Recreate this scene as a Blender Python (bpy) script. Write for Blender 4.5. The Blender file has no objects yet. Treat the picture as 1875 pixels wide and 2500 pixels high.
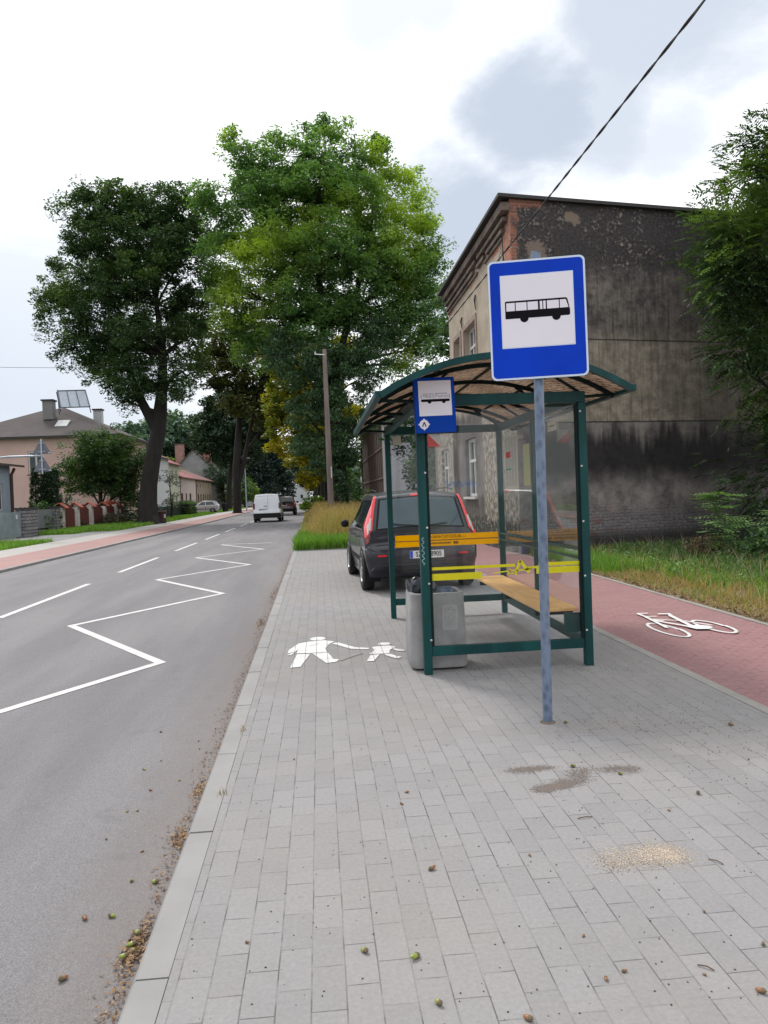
import bpy, math, random
import numpy as np
from mathutils import Vector, Matrix
random.seed(7); RNG = np.random.default_rng(7)
R = math.radians
SC = bpy.context.scene
COL = SC.collection

# ------------------------------------------------------------------ camera
cam_d = bpy.data.cameras.new('camera'); cam = bpy.data.objects.new('camera', cam_d); COL.objects.link(cam)
cam_d.sensor_fit = 'VERTICAL'; cam_d.sensor_height = 24.0; cam_d.lens = 18.03
cam_d.clip_start = 0.05; cam_d.clip_end = 3000
_r = Vector((0.99568901, -0.08460892, -0.03800943)); _f = Vector((0.08375833, 0.99621032, -0.02344228))
_u = _r.cross(_f)
cam.matrix_world = Matrix(((_r.x, _u.x, -_f.x, 0), (_r.y, _u.y, -_f.y, 0), (_r.z, _u.z, -_f.z, 1.5), (0, 0, 0, 1)))
SC.camera = cam
SC.render.resolution_x = 768; SC.render.resolution_y = 1024
SC.view_settings.view_transform = 'Standard'; SC.view_settings.look = 'None'
SC.view_settings.exposure = 0.0; SC.view_settings.gamma = 1.0
try:
    SC.cycles.max_bounces = 8; SC.cycles.transparent_max_bounces = 16; SC.cycles.transmission_bounces = 6
    SC.cycles.use_denoising = True
except Exception: pass

# ------------------------------------------------------------------ node helpers
class NT:
    def __init__(s, tree): s.t = tree; s.n = tree.nodes; s.l = tree.links
    def new(s, typ, **kw):
        nd = s.n.new(typ)
        for k, v in kw.items():
            if k.startswith('i_'): s.put(nd.inputs[k[2:].replace('_', ' ')], v)
            elif k.startswith('n_'): s.put(nd.inputs[int(k[2:])], v)
            else: setattr(nd, k, v)
        return nd
    def put(s, inp, v):
        if isinstance(v, bpy.types.NodeSocket): s.l.new(v, inp)
        else:
            if hasattr(inp.default_value, '__len__') and not hasattr(v, '__len__'): v = (v,) * len(inp.default_value)
            elif hasattr(inp.default_value, '__len__') and len(inp.default_value) == 4 and len(v) == 3: v = tuple(v) + (1,)
            inp.default_value = v
    def math(s, op, a, b=0.0, c=None, clamp=False):
        nd = s.n.new('ShaderNodeMath'); nd.operation = op; nd.use_clamp = clamp
        s.put(nd.inputs[0], a); s.put(nd.inputs[1], b)
        if c is not None: s.put(nd.inputs[2], c)
        return nd.outputs[0]
    def vmath(s, op, a, b=(0, 0, 0)):
        nd = s.n.new('ShaderNodeVectorMath'); nd.operation = op
        s.put(nd.inputs[0], a); s.put(nd.inputs[1], b)
        return nd.outputs['Value'] if op in ('DOT_PRODUCT', 'LENGTH') else nd.outputs[0]
    def mix(s, f, a, b, blend='MIX'):
        nd = s.n.new('ShaderNodeMix'); nd.data_type = 'RGBA'; nd.blend_type = blend
        s.put(nd.inputs[0], f); s.put(nd.inputs[6], a); s.put(nd.inputs[7], b); return nd.outputs[2]
    def noise(s, vec, scale=5, detail=3, rough=.55, dist=0):
        nd = s.n.new('ShaderNodeTexNoise'); s.put(nd.inputs['Vector'], vec)
        nd.inputs['Scale'].default_value = scale; nd.inputs['Detail'].default_value = detail
        nd.inputs['Roughness'].default_value = rough; nd.inputs['Distortion'].default_value = dist
        return nd.outputs[0]
    def step(s, v, a, b):
        nd = s.n.new('ShaderNodeMapRange'); nd.interpolation_type = 'SMOOTHSTEP'
        s.put(nd.inputs[0], v); s.put(nd.inputs[1], a); s.put(nd.inputs[2], b); return nd.outputs[0]
    def scale(s, vec, sc):
        nd = s.n.new('ShaderNodeMapping'); s.put(nd.inputs[0], vec); nd.inputs['Scale'].default_value = sc; return nd.outputs[0]
    def bump(s, h, strength=.3, dist=.01):
        nd = s.n.new('ShaderNodeBump'); nd.inputs['Strength'].default_value = strength; nd.inputs['Distance'].default_value = dist
        s.put(nd.inputs['Height'], h); return nd.outputs[0]
    def obj(s):
        return s.n.new('ShaderNodeTexCoord').outputs['Object']
MATS = {}
def newmat(name):
    m = bpy.data.materials.new(name); m.use_nodes = True
    t = NT(m.node_tree); b = m.node_tree.nodes['Principled BSDF']; MATS[name] = m
    return m, t, b
def M(name, base, rough=.6, metal=0, var=.12, scale=6, bump=0, bscale=None, coat=0, spec=None, stretch=(1, 1, 1)):
    if name in MATS: return MATS[name]
    m, t, b = newmat(name)
    v = t.scale(t.obj(), stretch)
    n = t.noise(v, scale, 4, .6)
    n2 = t.noise(v, scale * .21, 2, .5)
    f = t.math('ADD', t.math('MULTIPLY', n, .6), t.math('MULTIPLY', n2, .4))
    f = t.step(f, .32, .68)
    lo = tuple(c * (1 - var) for c in base); hi = tuple(min(1, c * (1 + var)) for c in base)
    t.put(b.inputs['Base Color'], t.mix(f, lo, hi))
    t.put(b.inputs['Roughness'], t.math('ADD', t.math('MULTIPLY', n, .12), rough - .06))
    b.inputs['Metallic'].default_value = metal
    if coat: b.inputs['Coat Weight'].default_value = coat; b.inputs['Coat Roughness'].default_value = .06
    if spec is not None: b.inputs['Specular IOR Level'].default_value = spec
    if bump: t.put(b.inputs['Normal'], t.bump(t.noise(v, bscale or scale * 4, 3, .6), bump, .01))
    return m

# ------------------------------------------------------------------ world: pale overcast sky
W = bpy.data.worlds.new('World'); SC.world = W; W.use_nodes = True
SUN_EL, SUN_AZ = 52.0, -28.0      # degrees; azimuth from +Y, negative to the left
t = NT(W.node_tree); bg = W.node_tree.nodes['Background']; out = W.node_tree.nodes['World Output']
sky = t.new('ShaderNodeTexSky', sky_type='NISHITA', sun_disc=False)
sky.sun_elevation = R(SUN_EL); sky.sun_rotation = R(SUN_AZ); sky.air_density = 1.0; sky.dust_density = 2.0
bg.inputs['Strength'].default_value = 0.10
t.put(bg.inputs['Color'], sky.outputs[0])
tc = t.new('ShaderNodeTexCoord'); D = t.vmath('NORMALIZE', tc.outputs['Generated'])
sep = t.new('ShaderNodeSeparateXYZ', n_0=D)
zc = t.math('ADD', t.math('MAXIMUM', sep.outputs[2], 0.0), .22)
pl = t.new('ShaderNodeCombineXYZ', n_0=t.math('DIVIDE', sep.outputs[0], zc), n_1=t.math('DIVIDE', sep.outputs[1], zc))
cn = t.noise(pl.outputs[0], 1.1, 6, .55, .3)
cn2 = t.noise(pl.outputs[0], 3.2, 6, .6, .2)
fine = t.math('ADD', t.math('MULTIPLY', cn, .4), t.math('MULTIPLY', cn2, .6))
grey = t.math('MULTIPLY', t.step(cn, .60, .82), .28)
BLOBS = [(0.26, 0.8689, 0.4211, 0.99255, 0.9), (0.3331, 0.8466, 0.4151, 0.99452, 0.75), (0.4044, 0.828, 0.3883, 0.99692, 0.6), (0.3559, 0.7945, 0.492, 0.99255, 0.8), (0.4351, 0.7593, 0.4839, 0.99027, 0.8), (0.313, 0.825, 0.4706, 0.99756, 0.5), (0.1822, 0.9275, 0.3266, 0.99255, 0.9), (0.1535, 0.9494, 0.2742, 0.99452, 0.7), (0.0885, 0.8427, 0.531, 0.99756, 0.5), (0.1457, 0.8356, 0.5296, 0.99863, 0.5), (-0.3236, 0.928, 0.1846, 0.9703, 0.5), (-0.327, 0.9011, 0.2848, 0.98163, 0.35)]
for (bx_, by_, bz_, cosr, amt) in BLOBS:
    dt = t.vmath('DOT_PRODUCT', D, (bx_, by_, bz_))
    dt = t.math('ADD', dt, t.math('MULTIPLY', t.math('SUBTRACT', fine, .5), (1 - cosr) * 2.6))
    grey = t.math('MAXIMUM', grey, t.math('MULTIPLY', t.step(dt, cosr, 1 - (1 - cosr) * .1), amt * .95))
cl = t.mix(grey, (1.40, 1.42, 1.45), (.50, .585, .72))
low = t.math('MULTIPLY', t.step(sep.outputs[2], .42, .0), t.step(sep.outputs[0], .25, -.45))
cl = t.mix(t.math('MULTIPLY', low, .85), cl, (.66, .74, .86))
hz = t.step(sep.outputs[2], .02, -.06)
cl = t.mix(hz, cl, (.35, .36, .36))
bg2 = t.new('ShaderNodeBackground', i_Color=cl, i_Strength=1.0)
mixw = t.new('ShaderNodeMixShader', n_0=.93); t.l.new(bg.outputs[0], mixw.inputs[1]); t.l.new(bg2.outputs[0], mixw.inputs[2])
t.l.new(mixw.outputs[0], out.inputs['Surface'])

sd = bpy.data.lights.new('sun', 'SUN'); sd.energy = 2.7; sd.angle = R(12); sd.color = (1, .96, .9)
so = bpy.data.objects.new('sun', sd); COL.objects.link(so)
so.rotation_euler = (R(90 - SUN_EL), 0, R(180 - SUN_AZ) - math.pi * 0)
_sd = Vector((math.sin(R(SUN_AZ)) * math.cos(R(SUN_EL)), math.cos(R(SUN_AZ)) * math.cos(R(SUN_EL)), math.sin(R(SUN_EL))))
so.rotation_euler = _sd.to_track_quat('Z', 'Y').to_euler()

# ------------------------------------------------------------------ object helpers
def props(o, label=None, cat=None, group=None, kind=None):
    if label: o['label'] = label
    if cat: o['category'] = cat
    if group: o['group'] = group
    if kind: o['kind'] = kind
    return o
def thing(name, loc, label, cat, group=None, rz=0, kind=None):
    o = bpy.data.objects.new(name, None); COL.objects.link(o); o.location = loc; o.rotation_euler = (0, 0, rz)
    o.empty_display_size = .2
    return props(o, label, cat, group, kind)
def npmesh(name, V, F):
    """V (n,3); F list/array of same-size faces"""
    V = np.asarray(V, np.float32); F = np.asarray(F, np.int32)
    me = bpy.data.meshes.new(name); k = F.shape[1]
    me.vertices.add(len(V)); me.vertices.foreach_set('co', V.ravel())
    me.loops.add(F.size); me.loops.foreach_set('vertex_index', F.ravel())
    me.polygons.add(len(F)); me.polygons.foreach_set('loop_start', np.arange(0, F.size, k, dtype=np.int32))
    try: me.polygons.foreach_set('loop_total', np.full(len(F), k, np.int32))
    except Exception: pass
    me.update(calc_edges=True); return me
def link(name, me, mat, parent=None, label=None):
    o = bpy.data.objects.new(name, me); COL.objects.link(o)
    for m_ in (mat if isinstance(mat, (list, tuple)) else [mat]): me.materials.append(m_)
    if parent: o.parent = parent
    if label: o['label'] = label
    return o
class MB:
    def __init__(s): s.v = []; s.f = []; s.m = []
    def add(s, vs, fs, m=0):
        o = len(s.v); s.v += [tuple(map(float, v)) for v in vs]
        s.f += [tuple(i + o for i in f) for f in fs]; s.m += [m] * len(fs); return s
    def box(s, x0, x1, y0, y1, z0, z1, m=0):
        return s.add([(x0, y0, z0), (x1, y0, z0), (x1, y1, z0), (x0, y1, z0), (x0, y0, z1), (x1, y0, z1), (x1, y1, z1), (x0, y1, z1)],
                     [(0, 3, 2, 1), (4, 5, 6, 7), (0, 1, 5, 4), (1, 2, 6, 5), (2, 3, 7, 6), (3, 0, 4, 7)], m)
    def bar(s, p, q, w, h, m=0, up=(0, 0, 1)):
        p = Vector(p); q = Vector(q); d = (q - p).normalized(); u = Vector(up)
        if abs(d.dot(u)) > .98: u = Vector((0, 1, 0))
        a = d.cross(u).normalized(); b = a.cross(d).normalized()
        vs = [c + a * sx * w / 2 + b * sy * h / 2 for c in (p, q) for sx, sy in ((-1, -1), (1, -1), (1, 1), (-1, 1))]
        return s.add(vs, [(0, 3, 2, 1), (4, 5, 6, 7), (0, 1, 5, 4), (1, 2, 6, 5), (2, 3, 7, 6), (3, 0, 4, 7)], m)
    def tube(s, pts, rad, n=8, m=0, caps=True):
        pts = [Vector(p) for p in pts]
        if not hasattr(rad, '__len__'): rad = [rad] * len(pts)
        rings = []; u = None
        for i, p in enumerate(pts):
            d = (pts[min(i + 1, len(pts) - 1)] - pts[max(i - 1, 0)]).normalized()
            if u is None:
                u = Vector((0, 0, 1)) if abs(d.z) < .9 else Vector((1, 0, 0))
            a = d.cross(u).normalized(); b = a.cross(d).normalized(); u = b
            rings.append([p + (a * math.cos(6.28318 * k / n) + b * math.sin(6.28318 * k / n)) * rad[i] for k in range(n)])
        vs = [v for r in rings for v in r]
        fs = [(i * n + k, i * n + (k + 1) % n, (i + 1) * n + (k + 1) % n, (i + 1) * n + k) for i in range(len(pts) - 1) for k in range(n)]
        if caps: fs += [tuple(range(n))[::-1], tuple((len(pts) - 1) * n + k for k in range(n))]
        return s.add(vs, fs, m)
    def prism(s, poly, f, h, m=0):
        """poly 2d; f(u,v,w)->3d; extruded w 0..h"""
        n = len(poly)
        vs = [f(u, v, 0) for u, v in poly] + [f(u, v, h) for u, v in poly]
        fs = [tuple(range(n))[::-1], tuple(range(n, 2 * n))] + [(i, (i + 1) % n, n + (i + 1) % n, n + i) for i in range(n)]
        return s.add(vs, fs, m)
    def lathe(s, prof, f, n=24, m=0):
        """prof list (r, h); f(x,y,h)"""
        vs = [f(r * math.cos(6.28318 * k / n), r * math.sin(6.28318 * k / n), h) for r, h in prof for k in range(n)]
        fs = [(i * n + k, i * n + (k + 1) % n, (i + 1) * n + (k + 1) % n, (i + 1) * n + k) for i in range(len(prof) - 1) for k in range(n)]
        fs += [tuple(range(n))[::-1], tuple((len(prof) - 1) * n + k for k in range(n))]
        return s.add(vs, fs, m)
    def build(s, name, mat, parent=None, smooth=False, bevel=0, label=None, local=False, fix=True):
        off = Vector((0, 0, 0)) if (local or parent is None) else world_loc(parent)
        me = bpy.data.meshes.new(name)
        me.from_pydata([(v[0] - off[0], v[1] - off[1], v[2] - off[2]) for v in s.v], [], s.f)
        me.polygons.foreach_set('material_index', s.m); me.update()
        if fix:
            import bmesh
            bm = bmesh.new(); bm.from_mesh(me); bmesh.ops.recalc_face_normals(bm, faces=bm.faces); bm.to_mesh(me); bm.free()
        o = link(name, me, mat, parent, label)
        if smooth:
            me.polygons.foreach_set('use_smooth', [True] * len(me.polygons))
            try: me.set_sharp_from_angle(angle=R(38))
            except Exception: pass
        if bevel:
            b = o.modifiers.new('bevel', 'BEVEL'); b.width = bevel; b.segments = 2; b.limit_method = 'ANGLE'; b.angle_limit = R(40)
        return o
def world_loc(o):
    l = Vector(o.location)
    while o.parent: o = o.parent; l = l + Vector(o.location)
    return l
def copy_tree(o, parent=None):
    c = o.copy(); COL.objects.link(c); c.parent = parent
    for ch in list(o.children): copy_tree(ch, c)
    return c
XY = lambda z: (lambda u, v, w: (u, v, z + w))
def sheet(name, x0, x1, y0, y1, z, mat, nx=1, ny=1, wob=0):
    xs = np.linspace(x0, x1, nx + 1); ys = np.linspace(y0, y1, ny + 1)
    V = np.array([(x, y, z) for y in ys for x in xs], float)
    F = [(j * (nx + 1) + i, j * (nx + 1) + i + 1, (j + 1) * (nx + 1) + i + 1, (j + 1) * (nx + 1) + i) for j in range(ny) for i in range(nx)]
    if wob: V[:, 2] += RNG.normal(0, wob, len(V))
    return props(link(name, npmesh(name, V, F), mat), kind='structure')
def text_mesh(txt, size, bold=0.0):
    c = bpy.data.curves.new('txt', 'FONT'); c.body = txt; c.size = size; c.offset = bold; c.align_x = 'CENTER'; c.align_y = 'CENTER'
    o = bpy.data.objects.new('txt', c); COL.objects.link(o)
    me = bpy.data.meshes.new_from_object(o.evaluated_get(bpy.context.evaluated_depsgraph_get()))
    bpy.data.objects.remove(o); bpy.data.curves.remove(c); return me
def put_text(name, txt, size, f, mat, parent, mirror=False, bold=0.0, sx=1.0):
    """f(u,v)->local 3d of parent"""
    me = text_mesh(txt, size, bold)
    for v in me.vertices:
        u = -v.co.x if mirror else v.co.x
        v.co = Vector(f(u * sx, v.co.y))
    me.update(); return link(name, me, mat, parent)
# ------------------------------------------------------------------ ground materials
def brick(t, vec, bw, rh, mort, c1, c2, cm, off=.5, freq=2, smooth=.1, bias=0):
    b = t.new('ShaderNodeTexBrick', offset=off, offset_frequency=freq)
    t.put(b.inputs['Vector'], vec); t.put(b.inputs['Color1'], c1); t.put(b.inputs['Color2'], c2); t.put(b.inputs['Mortar'], cm)
    b.inputs['Scale'].default_value = 1; b.inputs['Mortar Size'].default_value = mort; b.inputs['Mortar Smooth'].default_value = smooth
    b.inputs['Bias'].default_value = bias; b.inputs['Brick Width'].default_value = bw; b.inputs['Row Height'].default_value = rh
    return b
def swapxy(t, vec, ox=0, oy=0, warp=.004, wscale=3):
    w = t.new('ShaderNodeTexNoise'); t.put(w.inputs['Vector'], vec); w.inputs['Scale'].default_value = wscale; w.inputs['Detail'].default_value = 1
    v = t.vmath('ADD', vec, t.vmath('MULTIPLY', t.vmath('SUBTRACT', w.outputs['Color'], (.5, .5, .5)), (warp, warp * 2, 0)))
    s = t.new('ShaderNodeSeparateXYZ', n_0=v)
    c = t.new('ShaderNodeCombineXYZ', n_0=t.math('ADD', s.outputs[1], oy), n_1=t.math('ADD', s.outputs[0], ox))
    return c.outputs[0], s
def paver_mat(name, base, dirt, bw=.216, rh=.105, ox=.5, wavy=0, sandy=True):
    m, t, b = newmat(name); P = t.obj()
    v, s = swapxy(t, P, ox, .05, .006)
    if wavy:   # interlocking stones: joints run in short steps across the path
        s2 = t.new('ShaderNodeSeparateXYZ', n_0=P)
        tri = t.math('PINGPONG', s2.outputs[0], .055)
        stp = t.step(tri, .018, .037); rh = .108
        v = t.new('ShaderNodeCombineXYZ', n_0=s2.outputs[0], n_1=t.math('ADD', s2.outputs[1], t.math('MULTIPLY', stp, .035))).outputs[0]
    jn = t.noise(P, 5.5, 3, .6)
    lo = tuple(c * .95 for c in base); hi = tuple(c * 1.06 for c in base)
    br = brick(t, v, bw, rh, .0026, lo, hi, tuple(c * .36 for c in base), smooth=.35)
    if wavy: br.inputs['Mortar Size'].default_value = .0045
    n_big = t.noise(P, .55, 4, .6); n_mid = t.noise(P, 3.0, 4, .6); n_f = t.noise(P, 260, 3, .7); n_f2 = t.noise(P, 60, 3, .6)
    flat = t.mix(br.outputs['Fac'], br.outputs['Color'], base)
    jo = t.step(jn, .40, .62)
    jo = t.math('ADD', t.math('MULTIPLY', jo, .82), .18)
    col = t.mix(t.math('SUBTRACT', 1.0, jo), br.outputs['Color'], flat)
    col = t.mix(t.math('MULTIPLY', t.step(n_big, .40, .66), .30), col, dirt)
    col = t.mix(t.math('MULTIPLY', t.step(n_mid, .45, .75), .16), col, tuple(c * .62 for c in base))
    col = t.mix(1.0, col, t.mix(n_f, (.74,) * 3, (1.26,) * 3), 'MULTIPLY')
    col = t.mix(1.0, col, t.mix(n_f2, (.80,) * 3, (1.20,) * 3), 'MULTIPLY')
    t.put(b.inputs['Base Color'], col); b.inputs['Roughness'].default_value = .85; b.inputs['Specular IOR Level'].default_value = .25
    h = t.math('SUBTRACT', t.math('MULTIPLY', n_f, .15), t.math('MULTIPLY', br.outputs['Fac'], .9))
    t.put(b.inputs['Normal'], t.bump(h, .45, .004)); return m
m_pav = paver_mat('grey_pavers', (.236, .231, .234), (.25, .225, .195))
m_red = paver_mat('red_pavers', (.262, .142, .146), (.27, .18, .165), bw=.20, rh=.105, wavy=1)
m_red2 = M('red_pavers_far', (.30, .175, .165), .85, var=.1, scale=.8)
m_kerb = M('kerb_concrete', (.245, .24, .236), .85, var=.10, scale=3, bump=.15, bscale=150)
m_edge = M('edging_concrete', (.26, .245, .225), .85, var=.15, scale=4, bump=.2, bscale=120)
m_walk = M('pale_pavement', (.33, .315, .30), .85, var=.08, scale=.7)

def asphalt():
    m, t, b = newmat('asphalt'); P = t.obj(); s = t.new('ShaderNodeSeparateXYZ', n_0=P)
    f = t.noise(P, 190, 4, .75); f2 = t.noise(P, 55, 3, .6); big = t.noise(t.scale(P, (1, .12, 1)), 1.3, 4, .6); blot = t.noise(P, 3.3, 4, .6)
    base = t.mix(t.step(big, .35, .68), (.152, .147, .156), (.192, .186, .193))
    col = t.mix(1.0, base, t.mix(t.step(f, .22, .78), (.5,) * 3, (1.5,) * 3), 'MULTIPLY')
    col = t.mix(1.0, col, t.mix(f2, (.9,) * 3, (1.1,) * 3), 'MULTIPLY')
    spot = t.math('MULTIPLY', t.step(blot, .60, .74), .32)
    col = t.mix(spot, col, (.10, .098, .1))
    edge = t.math('MULTIPLY', t.step(t.math('ADD', s.outputs[0], t.math('MULTIPLY', t.noise(P, 4, 4, .6), .5)), -.9, -.52), .35)
    col = t.mix(edge, col, (.175, .142, .120))
    t.put(b.inputs['Base Color'], col); b.inputs['Roughness'].default_value = .82; b.inputs['Specular IOR Level'].default_value = .3
    t.put(b.inputs['Normal'], t.bump(f, .55, .006)); return m
m_asph = asphalt()
def paint_mat(name, c=.56):
    m, t, b = newmat(name); P = t.obj()
    n = t.noise(P, 120, 3, .7); n2 = t.noise(P, 6, 4, .7)
    f = t.step(t.math('ADD', t.math('MULTIPLY', n, .5), t.math('MULTIPLY', n2, .5)), .50, .64)
    t.put(b.inputs['Base Color'], t.mix(t.math('MULTIPLY', f, .8), (c, c, c * .99), (.28, .275, .27))); b.inputs['Roughness'].default_value = .7; return m
m_paint = paint_mat('white_marking')
m_paint2 = paint_mat('white_symbol', .66)
def joint_paint():
    m = paint_mat('worn_symbol_on_pavers', .66); t = NT(m.node_tree); b = t.n['Principled BSDF']; src = b.inputs['Base Color'].links[0].from_socket
    v, s = swapxy(t, t.obj(), .5, .05, .006); br = brick(t, v, .216, .105, .0036, (1, 1, 1), (1, 1, 1), (0, 0, 0), smooth=.3)
    g = t.noise(t.obj(), 9, 4, .65); c = t.mix(t.math('MULTIPLY', br.outputs['Fac'], .8), src, (.09, .088, .088)); c = t.mix(t.math('MULTIPLY', t.step(g, .5, .75), .35), c, (.33, .325, .32))
    t.put(b.inputs['Base Color'], c); return m
m_paint3 = joint_paint()
m_soil = M('soil', (.13, .10, .07), .95, var=.3, scale=3, bump=.5, bscale=40)
m_lawn = M('lawn_soil', (.075, .10, .035), .95, var=.3, scale=1.2)
m_dry = M('dry_litter_ground', (.25, .19, .125), .95, var=.35, scale=9, bump=.6, bscale=60)

# ------------------------------------------------------------------ ground
def strip(name, pts, z, mat):
    """pts: list of (y, xl, xr)"""
    V = []; F = []
    for y, a, b in pts: V += [(a, y, z), (b, y, z)]
    for i in range(len(pts) - 1): F.append((2 * i, 2 * i + 1, 2 * i + 3, 2 * i + 2))
    return props(link(name, npmesh(name, V, F), mat), kind='structure')
g_mat = M('far_ground', (.07, .085, .04), .95, var=.3, scale=.15)
sheet('ground', -700, 700, -200, 1200, -.12, g_mat)
def rx(y): return -.63 - .0064 * y if y < 22 else (-.77 - .012 * (y - 22) if y < 80 else -1.47 - .011 * (y - 80))
def lx(y): return -7.75 if y < 55 else -7.75 - .011 * (y - 55)
YS = [-12, 0, 10, 22, 33, 45, 55, 73, 80, 110, 150, 230, 420]
strip('road', [(y, lx(y), rx(y)) for y in YS], -.06, m_asph)
strip('pavement', [(y, rx(y) + .115, 2.80) for y in (-6, 0, 10, 21.6)], 0, m_pav)
# kerb stones beside the road: one continuous row of separate blocks
kb = MB(); y = -6.08; ys = []
while y < 21.5:
    a0, a1 = rx(y), rx(y + 1.062)
    z = random.uniform(-.002, .0025)
    c = .012
    vs = []
    for yy, a in ((y + .004, a0), (y + 1.058, a1)):
        vs += [(a, yy, -.12), (a, yy, -.012 + z), (a + c, yy, z + .002), (a + .113, yy, z + .002), (a + .113, yy, -.12)]
    kb.add(vs, [(i, i + 1, i + 6, i + 5) for i in range(4)] + [(0, 4, 3, 2, 1), (5, 6, 7, 8, 9)])
    y += 1.066
props(kb.build('kerb', m_kerb), kind='structure')
kb2 = MB()
for y0, y1 in ((21.55, 45), (45, 90), (90, 200)): kb2.add([(rx(y0), y0, -.12), (rx(y1), y1, -.12), (rx(y1), y1, -.0), (rx(y0), y0, -.0), (rx(y0) + .12, y0, 0), (rx(y1) + .12, y1, 0)], [(0, 1, 2, 3), (3, 2, 5, 4)])
kb2.bar((rx(21.6), 21.6, -.03), (2.8, 21.6, -.03), .06, .09)
props(kb2.build('verge_kerb', m_kerb), kind='structure')
eb = MB(); y = -6.0
while y < 60:
    z = random.uniform(-.002, .003); eb.box(2.80, 2.885, y + .003, y + .997, -.1, .004 + z); y += 1.0
props(eb.build('path_edging', m_edge), kind='structure')
strip('cycle_path', [(y, 2.889, 4.53) for y in (-6, 20, 60)], -.003, m_red)
strip('far_cycle_path', [(60, 2.8, 4.53), (110, 2.7, 4.5), (200, 2.2, 4.2)], -.001, m_red2)
eb = MB(); y = -6.0
while y < 17.1:
    eb.box(4.53, 4.59, y + .003, y + .997, -.1, .008); y += 1.0
props(eb.build('outer_path_edging', m_edge), kind='structure')
strip('verge_soil', [(y, rx(y) + .11, 2.80) for y in (21.6, 33, 73, 80, 110, 150)], -.02, m_lawn)
strip('dry_ground', [(y, 4.59, 40) for y in (-8, 17.6)], -.012, m_dry)
# far side of the road
kb = MB()
for y0, y1 in ((-5, 55), (55, 110), (110, 230)):
    kb.add([(lx(y0), y0, -.12), (lx(y1), y1, -.12), (lx(y1), y1, .004), (lx(y0), y0, .004), (lx(y0) - .14, y0, .004), (lx(y1) - .14, y1, .004)], [(0, 1, 2, 3), (3, 2, 5, 4)])
props(kb.build('far_kerb', m_kerb), kind='structure')
strip('far_red_path', [(y, lx(y) - 1.95, lx(y) - .14) for y in (-5, 30, 55, 110, 200)], 0, m_red2)
strip('far_pavement', [(y, lx(y) - 3.6, lx(y) - 1.95) for y in (-5, 30, 55, 110, 200)], .0, m_walk)
strip('driveway', [(34.5, -15, -11.3), (37.5, -15.1, -11.3), (41, -15.2, -11.3), (44.6, -15.2, -11.3)], -.008, M('driveway_gravel', (.21, .21, .215), .9, var=.15, scale=2))
strip('far_driveway', [(88.5, -22, -11.6), (96, -22, -11.7)], -.008, MATS['driveway_gravel'])
strip('left_lawn', [(y, -60, lx(y) - 3.6) for y in (5, 55, 110, 200)], -.02, m_lawn)

# ------------------------------------------------------------------ painted markings
def polyline_mark(name, pts, w, z, mat):
    V = []; F = []
    P = [Vector((p[0], p[1])) for p in pts]
    for i, p in enumerate(P):
        d0 = (p - P[i - 1]).normalized() if i else (P[1] - p).normalized()
        d1 = (P[i + 1] - p).normalized() if i < len(P) - 1 else d0
        n0 = Vector((-d0.y, d0.x)); n1 = Vector((-d1.y, d1.x)); n = (n0 + n1).normalized(); k = w / 2 / max(.25, n.dot(n0))
        a = p + n * k; b_ = p - n * k; V += [(a.x, a.y, z), (b_.x, b_.y, z)]
    for i in range(len(P) - 1): F.append((2 * i, 2 * i + 1, 2 * i + 3, 2 * i + 2))
    return props(link(name, npmesh(name, V, F), mat), kind='structure')
polyline_mark('zigzag_marking', [(-3.3, 4.75), (-1.60, 7.62), (-3.27, 10.28), (-1.66, 12.99), (-3.32, 15.86), (-1.70, 18.47), (-3.42, 21.5), (-1.76, 23.9), (-3.46, 27.2)], .098, -.056, m_paint)
polyline_mark('stop_line', [(-3.44, 27.35), (-1.7, 27.15)], .14, -.056, m_paint)
for i, y0 in enumerate([4.6, 11.35, 17.95, 24.9, 31.4, 38.1, 45.3, 52, 58.6, 65, 71.6, 78, 85, 91.7, 98]):
    polyline_mark('lane_line', [(-4.60, y0), (-4.60 - (.1 if y0 > 60 else 0), y0 + 4.3)], .11, -.056, m_paint)
def poly_mark(name, polys, z, mat, label=None, kind='structure'):
    b = MB(); b.n_ = 0
    for p in polys: b.add([(x, y, z + .00025 * b.n_) for x, y in p], [tuple(range(len(p)))]); b.n_ += 1
    return props(b.build(name, mat, label=label, fix=False), kind=kind)
poly_mark('pedestrian_marking', [
    [(-.07 + .082 * math.cos(a), 8.105 + .105 * math.sin(a)) for a in np.linspace(0, 6.0, 14)],
    [(-.36, 7.43), (-.35, 7.58), (-.27, 7.88), (-.15, 7.97), (.0, 8.0), (.1, 7.90), (.05, 7.79), (.005, 7.56), (.02, 7.37), (-.27, 7.39), (-.262, 7.60), (-.285, 7.48)],
    [(-.36, 7.34), (-.32, 7.34), (-.28, 7.47), (-.325, 7.42)],
    [(.07, 7.80), (.14, 7.83), (.29, 7.55), (.43, 7.46), (.42, 7.41), (.26, 7.46)],
    [(-.265, 7.35), (-.14, 7.33), (-.22, 6.80), (-.31, 6.78)],
    [(-.12, 7.35), (.03, 7.35), (.075, 7.04), (.13, 7.02), (.10, 6.92), (.01, 6.89)],
    [(.595 + .066 * math.cos(a), 7.63 + .07 * math.sin(a)) for a in np.linspace(0, 6.0, 12)],
    [(.46, 7.49), (.53, 7.53), (.63, 7.53), (.69, 7.44), (.62, 7.31), (.60, 7.15), (.41, 7.17), (.475, 7.33)],
    [(.645, 7.33), (.665, 7.37), (.77, 7.26), (.74, 7.22), (.69, 7.25)],
    [(.425, 7.135), (.51, 7.13), (.435, 6.86), (.37, 6.86)],
    [(.54, 7.12), (.61, 7.125), (.66, 7.01), (.70, 6.98), (.66, 6.91), (.63, 6.93)]], .004, m_paint3)
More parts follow.
